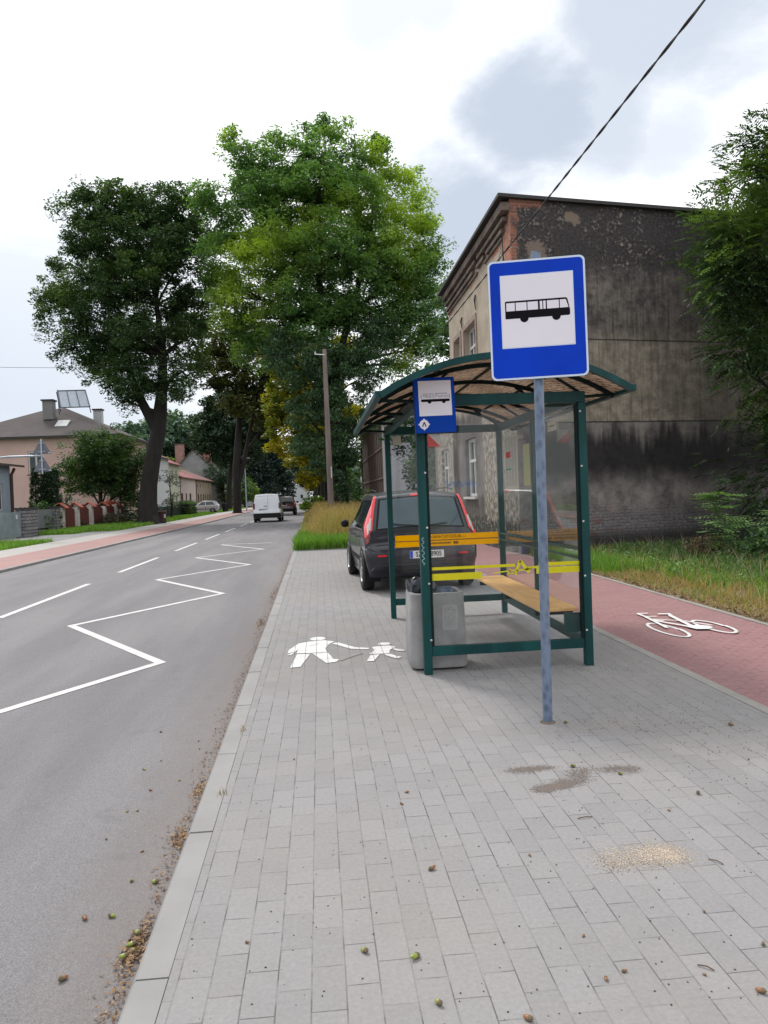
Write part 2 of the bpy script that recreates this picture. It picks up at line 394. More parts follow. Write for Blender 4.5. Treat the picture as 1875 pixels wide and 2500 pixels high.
def ring2(cx, cy, rxx, ryy, w, n=26):
    out = []
    for i in range(n):
        a, b_ = i * 6.28318 / n, (i + 1) * 6.28318 / n
        out.append([(cx + rxx * math.cos(a), cy + ryy * math.sin(a)), (cx + rxx * math.cos(b_), cy + ryy * math.sin(b_)),
                    (cx + (rxx - w) * math.cos(b_), cy + (ryy - w * 1.4) * math.sin(b_)), (cx + (rxx - w) * math.cos(a), cy + (ryy - w * 1.4) * math.sin(a))])
    return out
def seg2(a, b_, w):
    a = Vector(a); b_ = Vector(b_); n = (b_ - a).normalized(); n = Vector((-n.y, n.x)) * w / 2
    return [tuple(a + n), tuple(b_ + n), tuple(b_ - n), tuple(a - n)]
poly_mark('bicycle_marking', ring2(3.50, 7.57, .135, .43, .035) + ring2(4.0, 7.59, .135, .41, .035) +
          [seg2((3.52, 7.62), (3.60, 8.34), .04), seg2((3.60, 8.34), (3.60, 8.55), .035), seg2((3.60, 8.56), (3.72, 8.54), .045), seg2((3.56, 8.12), (3.80, 7.52), .045),
           seg2((3.60, 8.12), (3.66, 8.0), .03), seg2((3.58, 8.33), (3.72, 8.31), .03), seg2((3.88, 8.32), (3.78, 7.55), .05), seg2((3.80, 8.46), (3.93, 8.43), .05),
           seg2((3.92, 8.44), (3.87, 8.26), .04), [(3.72, 7.62), (3.75, 7.46), (3.86, 7.43), (3.95, 7.5), (3.95, 7.6), (3.86, 7.68)], seg2((3.60, 8.15), (3.85, 7.95), .03), seg2((3.86, 7.95), (4.0, 7.62), .03)], .001, m_paint2)
# stains, sand and dirt lying on the pavers
def blob(cx, cy, rx_, ry_, n, irr, seed):
    r = random.Random(seed); k = [r.uniform(1 - irr, 1 + irr) for _ in range(n)]
    return [(cx + rx_ * k[i] * math.cos(6.283 * i / n), cy + ry_ * k[i] * math.sin(6.283 * i / n)) for i in range(n)]
# ------------------------------------------------------------------ foliage
def leaf_mat(name, dark, light, patch=None, trans=.35, pscale=.35, rough=.55):
    m = bpy.data.materials.new(name); m.use_nodes = True; t = NT(m.node_tree); t.n.remove(t.n['Principled BSDF'])
    geo = t.new('ShaderNodeNewGeometry'); P = t.obj()
    f = t.math('ADD', t.math('MULTIPLY', geo.outputs['Random Per Island'], .6), t.math('MULTIPLY', t.noise(P, pscale * 4, 2), .4))
    col = t.mix(t.step(f, .2, .8), dark, light)
    if patch is not None: col = t.mix(t.step(t.noise(P, pscale, 3, .5), .50, .66), col, patch)
    d = t.new('ShaderNodeBsdfDiffuse'); t.put(d.inputs['Color'], col)
    tr = t.new('ShaderNodeBsdfTranslucent'); t.put(tr.inputs['Color'], t.mix(1.0, col, (1.15, 1.25, .5), 'MULTIPLY'))
    gl = t.new('ShaderNodeBsdfGlossy'); gl.inputs['Roughness'].default_value = rough; gl.inputs['Color'].default_value = (.6, .65, .7, 1)
    m1 = t.new('ShaderNodeMixShader', n_0=trans); t.l.new(d.outputs[0], m1.inputs[1]); t.l.new(tr.outputs[0], m1.inputs[2])
    m2 = t.new('ShaderNodeMixShader', n_0=.05); t.l.new(m1.outputs[0], m2.inputs[1]); t.l.new(gl.outputs[0], m2.inputs[2])
    t.l.new(m2.outputs[0], t.n['Material Output'].inputs[0]); MATS[name] = m; return m
def leaf_geo(C, size, droop=0.0, flat=.6, aspect=.45, rng=RNG):
    """one diamond leaf/spray at each centre"""
    n = len(C); a = rng.uniform(0, 2 * np.pi, n); el = rng.normal(-droop, .45, n)
    d = np.stack([np.cos(a) * np.cos(el), np.sin(a) * np.cos(el), np.sin(el)], 1)
    up = np.stack([rng.normal(0, flat, n), rng.normal(0, flat, n), np.ones(n)], 1)
    s = np.cross(d, up); s /= np.linalg.norm(s, axis=1)[:, None] + 1e-9
    sz = (size * rng.uniform(.6, 1.4, n))[:, None]
    nn = np.cross(s, d)
    V = np.stack([C - d * sz * .5, C + s * sz * aspect * .5 + nn * sz * .08, C + d * sz * .5, C - s * sz * aspect * .5 + nn * sz * .08], 1).reshape(-1, 3)
    return V, np.arange(4 * n).reshape(n, 4)
def clump_points(lobes, per_m2, sub, seed, squash=.8, shell=.55):
    """lobes (x,y,z,r) -> small clump centres spread through each lobe's outer shell"""
    rng = np.random.default_rng(seed); out = []; owner = []
    for i, (x, y, z, r) in enumerate(lobes):
        n = max(6, int(per_m2 * r * r))
        v = rng.normal(0, 1, (n, 3)); v /= np.linalg.norm(v, axis=1)[:, None]
        rr = r * (shell + (1 - shell) * rng.uniform(0, 1, n) ** .6) * (1 + .21 * rng.normal(0, 1, n))
        p = v * rr[:, None]; p[:, 2] *= squash
        out.append(p + np.array([x, y, z])); owner += [i] * n
    return np.concatenate(out), np.array(owner), rng
def foliage(name, centres, rad, n_leaf, size, mat, parent, rng, droop=0, flat=.6, aspect=.45, zs=.7, off=None):
    m = len(centres); rs = rad * rng.uniform(.55, 1.35, m)
    k = np.repeat(np.arange(m), n_leaf)
    v = rng.normal(0, 1, (len(k), 3)); v /= np.linalg.norm(v, axis=1)[:, None]
    p = v * (rs[k] * rng.uniform(.15, 1, len(k)) ** .5)[:, None]; p[:, 2] *= zs
    C = centres[k] + p
    if off is not None: C = C - np.array(off)
    V, F = leaf_geo(C, size, droop, flat, aspect, rng)
    o = link(name, npmesh(name, V, F), mat, parent); return o
m_bark = M('bark_dark', (.020, .017, .015), .95, var=.4, scale=4, bump=.8, bscale=9, stretch=(1, 1, .25))
m_bark2 = M('bark_grey', (.05, .043, .036), .95, var=.35, scale=5, bump=.7, bscale=10, stretch=(1, 1, .25))
def bend(p, q, k, rnd, n=5):
    p = Vector(p); q = Vector(q); L = (q - p).length
    c = (p + q) / 2 + Vector((rnd.uniform(-k, k) * L, rnd.uniform(-k, k) * L, L * k * .6))
    return [p * (1 - s) ** 2 + c * 2 * s * (1 - s) + q * s * s for s in [i / (n - 1) for i in range(n)]]
def make_tree(name, label, cat, base, trunk, radii, lobes, leafmat, seed, per=3.2, crad=.9, n_leaf=26, size=.34, bark=None, group=None,
              squash=.8, droop=0., fork=None, twigs=2, zs=.7, aspect=.45, extra=None, shell=.55, limb_r=.22):
    rnd = random.Random(seed); bark = bark or m_bark
    root = thing(name, base, label, cat, group)
    b = MB(); b.tube(trunk, radii, 12)
    # root flare
    p0 = Vector(trunk[0])
    for i in range(5):
        a = i * 1.2566 + rnd.random(); q = p0 + Vector((math.cos(a), math.sin(a), 0)) * radii[0] * 1.7; q.z = p0.z - .05
        b.tube([p0 + Vector((0, 0, radii[0] * 1.6)), (p0 + q) / 2 + Vector((0, 0, radii[0] * .25)), q], [radii[0] * .5, radii[0] * .4, radii[0] * .12], 6)
    cen, own, rng = clump_points(lobes, per, 1, seed, squash, shell)
    tp = [Vector(p) for p in trunk]; fk = fork if fork is not None else len(tp) // 2
    for i, L in enumerate(lobes):
        c = Vector(L[:3]); cand = [p for p in tp[fk:] if p.z < c.z + .5] or [tp[fk]]
        s = min(cand, key=lambda p: (p - c).length + .6 * abs(p.z - (c.z - L[3])))
        j = tp.index(s); r0 = min(radii[j] * .62, limb_r * (.7 + L[3] * .18))
        pts = bend(s, c, .14, rnd, 6); b.tube(pts, [r0 * (1 - .16 * q) for q in range(6)], 7, caps=False)
        mine = cen[own == i]
        for q in range(min(len(mine), int(twigs * L[3] + 3))):
            e = Vector(mine[rnd.randrange(len(mine))]); s2 = pts[rnd.choice((2, 3, 4, 5))]
            b.tube(bend(s2, e, .12, rnd, 4), [r0 * .38, r0 * .28, r0 * .16, r0 * .06], 5, caps=False)
    b.build('trunk', bark, root, smooth=True, fix=False)
    if extra is not None: cen = np.concatenate([cen, extra])
    foliage('crown', cen, crad, n_leaf, size, leafmat, root, rng, droop=droop, zs=zs, aspect=aspect, off=base)
    return root
def blades(name, X, Y, Z, h, w, lean, mat, rng, parent=None, kind='stuff', off=None):
    n = len(X); a = rng.uniform(0, 2 * np.pi, n); hh = h * rng.uniform(.55, 1.3, n); la = rng.uniform(0, 2 * np.pi, n); ll = hh * lean * rng.uniform(.2, 1.5, n)
    B = np.stack([X, Y, Z], 1); s = np.stack([np.cos(a), np.sin(a), 0 * a], 1) * (w * rng.uniform(.6, 1.4, n))[:, None] / 2
    mid = B + np.stack([np.cos(la) * ll * .3, np.sin(la) * ll * .3, hh * .6], 1); tip = B + np.stack([np.cos(la) * ll, np.sin(la) * ll, hh], 1)
    if off is not None: B, mid, tip = B - off, mid - off, tip - off
    V = np.stack([B - s, B + s, mid + s * .7, mid - s * .7, tip + s * .15, tip - s * .15], 1).reshape(-1, 3)
    i = np.arange(n)[:, None] * 6
    F = np.concatenate([i + np.array([[0, 1, 2, 3]]), i + np.array([[3, 2, 4, 5]])]).astype(int)
    o = link(name, npmesh(name, V, F), mat, parent)
    if kind: o['kind'] = kind
    return o
L_OAK = leaf_mat('oak_leaves', (.032, .066, .030), (.088, .150, .052), (.11, .18, .045), .34, .2)
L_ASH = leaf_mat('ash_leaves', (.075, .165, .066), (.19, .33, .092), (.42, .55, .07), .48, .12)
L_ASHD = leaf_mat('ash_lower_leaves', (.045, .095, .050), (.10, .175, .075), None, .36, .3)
L_LIND = leaf_mat('yellow_leaves', (.26, .26, .012), (.60, .50, .02), (.12, .16, .012), .35, .3)
L_OLIVE = leaf_mat('olive_leaves', (.050, .062, .014), (.12, .125, .025), (.035, .06, .022), .35, .25)
L_DARK = leaf_mat('dark_leaves', (.018, .040, .021), (.050, .088, .038), None, .26, .3)
L_FAR = leaf_mat('hazed_far_leaves', (.075, .13, .10), (.13, .21, .14), (.17, .26, .12), .25, .12)  # pale blue-green: distance haze put into the leaf colour
L_SPR = leaf_mat('spruce_leaves', (.016, .032, .026), (.032, .058, .042), None, .15, .3)
L_MID = leaf_mat('garden_leaves', (.028, .068, .022), (.080, .150, .036), (.10, .17, .03), .3, .5)
L_YEL = leaf_mat('bright_leaves', (.11, .19, .02), (.24, .34, .04), None, .4, .5)
L_RIGHT = leaf_mat('right_tree_leaves', (.026, .052, .026), (.072, .125, .040), (.12, .20, .045), .28, .45)
# ------------------------------------------------------------------ object materials
def green_paint():
    m, t, b = newmat('green_paint'); P = t.obj()
    n = t.noise(P, 14, 5, .7); n2 = t.noise(t.scale(P, (1, 1, .25)), 5, 4, .6); sp = t.noise(P, 75, 3, .7)
    col = t.mix(t.step(n2, .35, .7), (.002, .036, .038), (.004, .062, .060))
    col = t.mix(t.math('MULTIPLY', t.step(sp, .70, .76), .45), col, (.25, .30, .30))
    col = t.mix(t.math('MULTIPLY', t.step(n, .62, .78), .45), col, (.02, .045, .045))
    t.put(b.inputs['Base Color'], col); b.inputs['Roughness'].default_value = .45
    b.inputs['Specular IOR Level'].default_value = .25
    t.put(b.inputs['Normal'], t.bump(sp, .1, .003)); return m
m_green = green_paint()
m_dgreen = M('dark_green_steel', (.006, .016, .016), .6, var=.3, scale=8, spec=.15)
m_black = M('black_rubber', (.012, .012, .012), .7, var=.2)
m_bolt = M('bolt_steel', (.6, .6, .58), .35, metal=.8)
def glass_mat(name, tint=(.985, .992, .99), refl=.04, dirt=.008):
    m = bpy.data.materials.new(name); m.use_nodes = True; t = NT(m.node_tree); t.n.remove(t.n['Principled BSDF']); P = t.obj()
    tr = t.new('ShaderNodeBsdfTransparent'); tr.inputs[0].default_value = (*tint, 1)
    gl = t.new('ShaderNodeBsdfGlossy'); gl.inputs['Roughness'].default_value = .03
    df = t.new('ShaderNodeBsdfDiffuse'); df.inputs[0].default_value = (.5, .5, .48, 1)
    lw = t.new('ShaderNodeLayerWeight', i_Blend=.25)
    f = t.math('ADD', t.math('MULTIPLY', lw.outputs['Fresnel'], .32), refl * .4)
    a = t.new('ShaderNodeMixShader'); t.put(a.inputs[0], f); t.l.new(tr.outputs[0], a.inputs[1]); t.l.new(gl.outputs[0], a.inputs[2])
    n = t.noise(P, 3.5, 5, .7); n2 = t.noise(P, 30, 4, .7)
    dd = t.math('MULTIPLY', t.step(n, .35, .8), dirt)
    c = t.new('ShaderNodeMixShader'); t.put(c.inputs[0], dd); t.l.new(a.outputs[0], c.inputs[1]); t.l.new(df.outputs[0], c.inputs[2])
    t.l.new(c.outputs[0], t.n['Material Output'].inputs[0]); return m
m_glass = glass_mat('shelter_glass')
def film(name, c, tr=.5):
    m = bpy.data.materials.new(name); m.use_nodes = True; t = NT(m.node_tree); t.n.remove(t.n['Principled BSDF'])
    n = t.noise(t.obj(), 25, 3, .6); col = t.mix(n, tuple(x * .92 for x in c), c)
    a = t.new('ShaderNodeBsdfDiffuse'); t.put(a.inputs[0], col); b_ = t.new('ShaderNodeBsdfTranslucent'); t.put(b_.inputs[0], col)
    x = t.new('ShaderNodeMixShader', n_0=tr); t.l.new(a.outputs[0], x.inputs[1]); t.l.new(b_.outputs[0], x.inputs[2]); t.l.new(x.outputs[0], t.n['Material Output'].inputs[0]); MATS[name] = m; return m
m_orange = film('orange_sticker', (1.0, .66, .006), .6)
m_yellow = film('yellow_sticker', (.86, .80, .05), .45)
m_ink = M('black_ink', (.006, .006, .009), .7, var=.1, spec=.1)
m_brownink = M('brown_ink', (.22, .10, .01), .6, var=.1)
m_white = film('white_board', (.86, .85, .87), .5)
m_paper = film('paper', (.72, .70, .64), .5)
m_paper_y = film('yellowed_paper', (.62, .62, .38), .5)
m_redst = film('red_sticker', (.92, .03, .02), .5)
def roof_mat():
    m = bpy.data.materials.new('weathered_roof_sheet'); m.use_nodes = True; t = NT(m.node_tree); t.n.remove(t.n['Principled BSDF']); P = t.obj()
    s = t.new('ShaderNodeSeparateXYZ', n_0=P)
    w = t.noise(P, 7, 4, .6)
    d = t.math('ADD', t.math('MULTIPLY', s.outputs[0], 1.0), t.math('MULTIPLY', s.outputs[1], .55))
    ph = t.math('SINE', t.math('ADD', t.math('MULTIPLY', d, 120.0), t.math('MULTIPLY', w, 11.0)))
    br = t.noise(t.vmath('MULTIPLY', P, (40, 14, 14)), 1.0, 3, .6)
    st = t.math('MULTIPLY', t.step(ph, -.2, .8), t.step(br, .35, .62))
    big = t.noise(P, 2.2, 4, .6)
    col = t.mix(t.step(big, .35, .68), (.46, .36, .28), (.68, .57, .47))
    col = t.mix(t.math('MULTIPLY', st, .92), col, (.045, .028, .020))
    a = t.new('ShaderNodeBsdfDiffuse'); t.put(a.inputs[0], col); b_ = t.new('ShaderNodeBsdfTranslucent'); t.put(b_.inputs[0], col)
    x = t.new('ShaderNodeMixShader', n_0=.48); t.l.new(a.outputs[0], x.inputs[1]); t.l.new(b_.outputs[0], x.inputs[2])
    t.l.new(x.outputs[0], t.n['Material Output'].inputs[0]); return m
m_roof = roof_mat()
m_wood = M('bench_board', (.74, .43, .16), .5, var=.14, scale=2.5, stretch=(6, 1, 6), bump=.08)

# ------------------------------------------------------------------ bus shelter
XL, XR, YN, YF = .845, 2.205, 6.27, 9.20
sh = thing('bus_shelter', (1.52, 7.7, 0), 'green steel bus shelter with clear glass walls and a brown arched roof', 'bus shelter')
def post(x, y, ztop, w=.068, z0=0.0):
    o = MB().box(x - w / 2, x + w / 2, y - w / 2, y + w / 2, z0, ztop).build('post', m_green, sh, bevel=.004)
    return o
pNL = post(XL, YN, 2.2); pNR = post(XR, YN, 2.2); pFL = post(XL, YF, 2.2, .062); pFR = post(XR, YF, 2.2, .062); post(XR, 7.74, 2.2, .045, .2)
for px_, zs_, dx in ((XL, (1.66, 1.21, .75, .285), .028), (XR, (2.125, 1.67, 1.21, .755, .3), -.02)):
    par = pNL if dx > 0 else pNR
    for z in zs_:
        b = MB(); b.lathe([(.0095, 0), (.0095, .004), (.005, .008)], lambda x, y, h, q=px_ + dx, zz=z: (q + x, YN - .034 - h, zz + y), 10)
        b.build('bolt', m_bolt, par)
# glazing bead in front of the end panel
for x in (XL + .045, XR - .045): MB().box(x - .012, x + .012, YN - .02, YN + .016, .225, 2.19).build('glazing_bead', m_dgreen, sh)
beam = lambda n, x0, x1, y0, y1, z0, z1: MB().box(x0, x1, y0, y1, z0, z1).build(n, m_green, sh, bevel=.003)
beam('bottom_rail', XL + .036, XR - .036, YN - .025, YN + .025, .150, .228)
beam('top_beam', XL - .03, XR + .03, YN - .03, YN + .03, 2.202, 2.292)
beam('bottom_rail', XL + .033, XR - .033, YF - .025, YF + .025, .155, .232)
beam('top_beam', XL - .03, XR + .03, YF - .03, YF + .03, 2.202, 2.292)
beam('bottom_rail', XR - .022, XR + .022, YN + .036, YF - .033, .152, .228)
beam('top_beam', XR - .027, XR + .027, YN + .032, YF - .032, 2.202, 2.290)
beam('top_beam', XL - .027, XL + .027, YN + .032, YF - .032, 2.204, 2.288)
for z in (.97, .895):
    MB().tube([(XR - .03, YN + .03, z), (XR - .03, YF - .03, z)], .012, 8).build('guard_rail', m_green, sh, smooth=True)
# curved roof: x .5..2.5, rise .29, y 5.94..9.6
RY0, RY1 = 5.94, 9.60
def arc(n=20, dz=0, x0=.5, x1=2.5, z0=2.262, rise=.29):
    h = (x1 - x0) / 2; r = (h * h + rise * rise) / (2 * rise); cx = (x0 + x1) / 2; a0 = math.asin(h / r)
    return [(cx + (r + dz) * math.sin(-a0 + 2 * a0 * i / n), z0 + rise - r + (r + dz) * math.cos(-a0 + 2 * a0 * i / n)) for i in range(n + 1)]
A0, A1 = arc(28, 0), arc(28, .008)
b = MB(); N = len(A0)
vs = [(x, y, z) for y in (RY0, RY1) for (x, z) in A0] + [(x, y, z) for y in (RY0, RY1) for (x, z) in A1]
fs = []
for i in range(N - 1): fs += [(i, i + 1, N + i + 1, N + i), (2 * N + i, 3 * N + i, 3 * N + i + 1, 2 * N + i + 1), (i, 2 * N + i, 2 * N + i + 1, i + 1), (N + i, N + i + 1, 3 * N + i + 1, 3 * N + i)]
fs += [(0, N, 3 * N, 2 * N), (N - 1, 3 * N - 1, 4 * N - 1, 2 * N - 1)]
b.add(vs, fs); b.build('roof_sheet', m_roof, sh, smooth=True)
def rib(y, w, h, mat, name, dz=0.0):
    b = MB(); a, c = arc(24, dz - h), arc(24, dz - .001)
    vs = [(x, yy, z) for yy in (y - w / 2, y + w / 2) for ring in (a, c) for (x, z) in ring]; n = 25; fs = []
    for i in range(24):
        fs += [(i, i + 1, n + i + 1, n + i), (2 * n + i, 3 * n + i, 3 * n + i + 1, 2 * n + i + 1), (i, 2 * n + i, 2 * n + i + 1, i + 1), (n + i, n + i + 1, 3 * n + i + 1, 3 * n + i)]
    fs += [(0, n, 3 * n, 2 * n), (24, 2 * n + 24, 3 * n + 24, n + 24)]
    b.add(vs, fs); return b.build(name, mat, sh)
rib(RY0 - .02, .045, .050, m_green, 'roof_edge_trim', .022); rib(RY1 + .02, .045, .050, m_green, 'roof_edge_trim', .022)
for y in (6.27, 7.25, 8.22, 9.2): rib(y, .028, .036, m_dgreen, 'roof_rib', -.001)
for x, s in ((.5, -1), (2.5, 1)):
    b = MB(); b.bar((x + s * .012, RY0 - .03, 2.268), (x + s * .012, RY1 + .03, 2.268), .05, .052); b.build('eave_gutter', m_green, sh, bevel=.004)
for k in (7, 14, 21):
    x, z = arc(28, -.012)[k]; MB().bar((x, RY0, z), (x, RY1, z), .022, .016).build('roof_purlin', m_dgreen, sh)
for y in (6.27, 7.25, 8.22, 9.2):
    for x, xe, s in ((XL, .52, -1), (XR, 2.48, 1)):
        MB().bar((x, y, 2.245), (xe, y, 2.262), .025, .025).build('bracket', m_dgreen, sh)
        kx, kz = arc(28, -.03)[7 if s < 0 else 21]; MB().bar((x, y, 2.28), (kx - (0.1 * s), y, kz + (.02)), .02, .02).build('strut', m_dgreen, sh)
# glass
def pane(x0, x1, y0, y1, z0, z1): return MB().box(x0, x1, y0, y1, z0, z1).build('glass_panel', m_glass, sh)
g1 = pane(XL + .05, XR - .05, YN - .004, YN + .004, .232, 2.17)
g2 = pane(XL + .045, XR - .045, YF - .004, YF + .004, .236, 2.18)
g3 = pane(XR - .004, XR + .004, YN + .04, 7.71, .232, 2.18); g4 = pane(XR - .004, XR + .004, 7.77, YF - .04, .232, 2.18)
def stk(par, name, x0, x1, z0, z1, mat, y=YN - .006, th=.001): return MB().box(x0, x1, y - th, y, z0, z1).build(name, mat, par)
stk(g1, 'yellow_strip', XL + .052, 1.60, .856, .880, m_yellow); stk(g1, 'yellow_strip', 1.80, XR - .052, .850, .880, m_yellow)
stk(g1, 'yellow_strip', XL + .052, 1.32, .770, .826, m_yellow); stk(g1, 'yellow_strip', 1.78, XR - .052, .788, .840, m_yellow)
b = MB()
for p in (((1.42, .812), (1.60, .826), .010), ((1.60, .79), (1.645, .905), .022), ((1.645, .905), (1.72, .80), .026), ((1.61, .822), (1.74, .832), .012), ((1.70, .84), (1.80, .846), .02), ((1.54, .79), (1.56, .84), .012), ((1.56, .80), (1.60, .805), .01)):
    q = seg2(p[0], p[1], p[2]); b.add([(u, YN - .0075, v) for u, v in q], [(0, 1, 2, 3)])
b.build('yellow_lettering', m_yellow, g1, fix=False)
stk(g2, 'orange_strip', XL + .05, XR - .05, .924, .990, m_orange, YF - .006); stk(g2, 'orange_strip', XL + .05, XR - .05, .848, .912, m_orange, YF - .006)
stk(g2, 'orange_strip_line', XL + .05, XR - .05, .9125, .9235, m_brownink, YF - .006)
wl = world_loc(g2)
put_text('sticker_lettering', 'BUDOTECHNIKA', .052, lambda u, v: (1.50 + u - wl[0], YF - .009 - wl[1], .958 + v - wl[2]), m_ink, g2, mirror=True, sx=.95)
b = MB(); rr = random.Random(3); x = 1.30
while x < 1.56:
    w = rr.uniform(.008, .02); b.box(x, x + w, YF - .009, YF - .008, .870, .895); x += w + .006
b.build('small_print', m_brownink, g2)
MB().box(1.60, 1.66, YF - .009, YF - .008, .866, .897).build('small_print', m_brownink, g2); MB().box(1.69, 1.76, YF - .009, YF - .008, .951, .956).build('small_print', m_brownink, g2)
# blue scribble on the far glass
pts = []; rr = random.Random(5)
for i in range(60): pts.append((1.53 + i * .0062 + .02 * math.sin(i * 1.9), YF - .008, 1.585 + .035 * math.sin(i * 1.35) + .018 * math.sin(i * .5 + 1)))
MB().tube(pts, .0028, 4).build('graffiti', M('blue_marker', (.01, .18, .55), .5), g2)
pts = [(XL - .012 + .012 * math.sin(i * 1.7), YN - .036, .905 + i * .012 + .006 * math.sin(i * 2.3)) for i in range(20)]
MB().tube(pts, .0022, 4).build('scribble', M('pale_marker', (.45, .6, .62), .5), pNL)
# bench
for y in (6.62, 7.74, 8.95): MB().bar((XR - .03, y, .405), (1.86, y, .405), .04, .05).build('bench_bracket', m_dgreen, sh)
MB().box(1.84, 2.175, 6.42, 9.1, .435, .468).build('bench_seat', m_wood, sh, bevel=.008)
MB().box(1.90, 2.16, 6.50, 6.60, .40, .434).build('seat_fitting', m_dgreen, sh)
MB().bar((2.02, 6.31, .36), (2.18, 6.31, .36), .03, .16).build('side_plate', m_green, sh)

# things fixed or hung in the shelter
def sheetthing(name, label, cat, x0, x1, y0, y1, z0, z1, mat, group=None):
    r = thing(name, ((x0 + x1) / 2, (y0 + y1) / 2, z0), label, cat, group)
    MB().box(x0, x1, y0, y1, z0, z1).build('sheet', mat, r); return r
r = sheetthing('timetable', 'tall pale timetable sheet on the back glass of the shelter beside the far corner post', 'timetable', XR - .010, XR - .006, 8.33, 8.90, 1.50, 2.10, m_paper, 'notices on the shelter glass')
b = MB(); rr = random.Random(11)
for i in range(26):
    z = 2.07 - i * .021
    for y0 in (8.37, 8.50, 8.63, 8.77): b.box(XR - .012, XR - .0105, y0, y0 + rr.uniform(.05, .10), z, z + .007)
b.build('printed_rows', M('grey_ink', (.16, .2, .2), .7), r)
MB().box(XR - .0125, XR - .0105, 8.62, 8.84, 1.86, 1.93).build('red_heading', m_redst, r); MB().box(XR - .0125, XR - .0105, 8.6, 8.86, 1.72, 1.74).build('green_heading', M('green_ink', (.05, .3, .15), .6), r)
r = sheetthing('notice', 'yellowed narrow notice on the back glass right beside the middle post', 'notice', XR - .010, XR - .006, 7.85, 8.08, 1.53, 1.97, m_paper_y, 'notices on the shelter glass')
r = sheetthing('notice', 'small white notice high on the back glass near the front post', 'notice', XR - .010, XR - .006, 6.92, 7.18, 2.03, 2.12, m_paper, 'notices on the shelter glass')
MB().box(XR - .012, XR - .0105, 6.96, 7.14, 2.07, 2.08).build('printed_rows', m_brownink, r)
r = thing('sticker', (1.41, YF - .007, 2.04), 'square sticker split diagonally red and white on the far glass wall', 'sticker', 'stickers on the far glass')
b = MB(); y = YF - .007; b.add([(1.335, y, 2.2), (1.335, y, 2.045), (1.488, y, 2.045)], [(0, 1, 2)]); b.build('red_half', m_redst, r, fix=False)
b = MB(); b.add([(1.335, y, 2.2), (1.488, y, 2.045), (1.488, y, 2.2)], [(0, 1, 2)]); b.build('white_half', m_white, r, fix=False)
b = MB(); b.box(.91, 1.01, YF - .008, YF - .006, 2.08, 2.185)
props(b.build('sticker', m_paper), 'plain pale sticker in the upper left corner of the far glass wall', 'sticker', 'stickers on the far glass')

# ------------------------------------------------------------------ signs
m_blue = M('sign_blue', (.000, .040, .47), .45, var=.14, scale=2.5, spec=.12)
m_blue2 = M('faded_blue', (.003, .025, .17), .5, var=.12, scale=4, spec=.12)
m_signw = M('sign_white', (.74, .71, .78), .4, var=.03, scale=3)
m_border = M('sign_border', (.60, .68, .82), .4, var=.03)
def galv():
    m, t, b = newmat('galvanised'); P = t.obj(); v = t.new('ShaderNodeTexVoronoi'); t.put(v.inputs['Vector'], t.scale(P, (1, 1, .6))); v.inputs['Scale'].default_value = 26
    n = t.noise(P, 14, 5, .7); n2 = t.noise(t.scale(P, (1, 1, .3)), 6, 4, .6)
    f = t.math('ADD', t.math('MULTIPLY', v.outputs['Distance'], .7), t.math('MULTIPLY', n, .5))
    col = t.mix(t.step(f, .25, .75), (.085, .115, .175), (.17, .22, .31)); col = t.mix(t.math('MULTIPLY', t.step(n2, .5, .75), .5), col, (.065, .088, .135))
    t.put(b.inputs['Base Color'], col); b.inputs['Metallic'].default_value = .25; b.inputs['Roughness'].default_value = .5; return m
m_galv = galv()
def rrect(w, h, r, n=6, cx=0, cy=0):
    out = []
    for sx, sy, a0 in ((1, 1, 0), (-1, 1, 90), (-1, -1, 180), (1, -1, 270)):
        for i in range(n + 1):
            a = R(a0 + 90 * i / n); out.append((cx + sx * (w / 2 - r) + r * math.cos(a), cy + sy * (h / 2 - r) + r * math.sin(a)))
    return out
pole = thing('sign_pole', (1.403, 4.79, 0), 'mottled blue grey galvanised steel pole standing in the pavers', 'pole')
b = MB(); b.tube([(1.403, 4.79, -.02), (1.412, 4.79, 1.5), (1.424, 4.79, 2.985)], .0305, 24, caps=False); b.tube([(1.424, 4.79, 2.984), (1.424, 4.79, 2.975)], .027, 24)
b.build('tube', m_galv, pole, smooth=True)
b = MB(); b.tube([(1.424 + .0305 * math.cos(a), 4.79 + .0305 * math.sin(a), 2.985) for a in np.linspace(0, 6.2832, 25)], .0022, 6, caps=False); b.build('rim', m_galv, pole, smooth=True)
b = MB(); b.lathe([(.05, 0), (.045, .006), (.033, .010)], lambda x, y, h: (1.403 + x, 4.79 + y, h), 20); b.build('ground_collar', m_soil, pole)
# sign plate, turned a little and hanging slightly askew
sg = thing('bus_stop_sign', (1.410, 4.742, 2.56), 'large blue square bus stop sign with white field and black bus on the steel pole', 'road sign')
sg.rotation_euler = (0, R(-.4), R(-12.5))
SW, SH = .600, .748
F2 = lambda y0: (lambda u, v, w: (u, y0 - w, v))
MB().prism(rrect(SW, SH, .035), F2(.006), .012).build('plate', m_galv, sg, local=True)
MB().prism(rrect(SW - .002, SH - .002, .035), F2(-.0062), .001).build('border', m_border, sg, local=True)
MB().prism(rrect(SW - .026, SH - .026, .027), F2(-.0075), .001).build('blue_field', m_blue, sg, local=True)
fw, fh, fy = .462, .452, .052
MB().prism(rrect(.450, .457, .002, 1, .0, fy), F2(-.0088), .0008).build('field_edge', m_border, sg, local=True)
MB().prism(rrect(.438, .445, .002, 1, .0, fy), F2(-.0097), .0008).build('white_field', m_signw, sg, local=True)
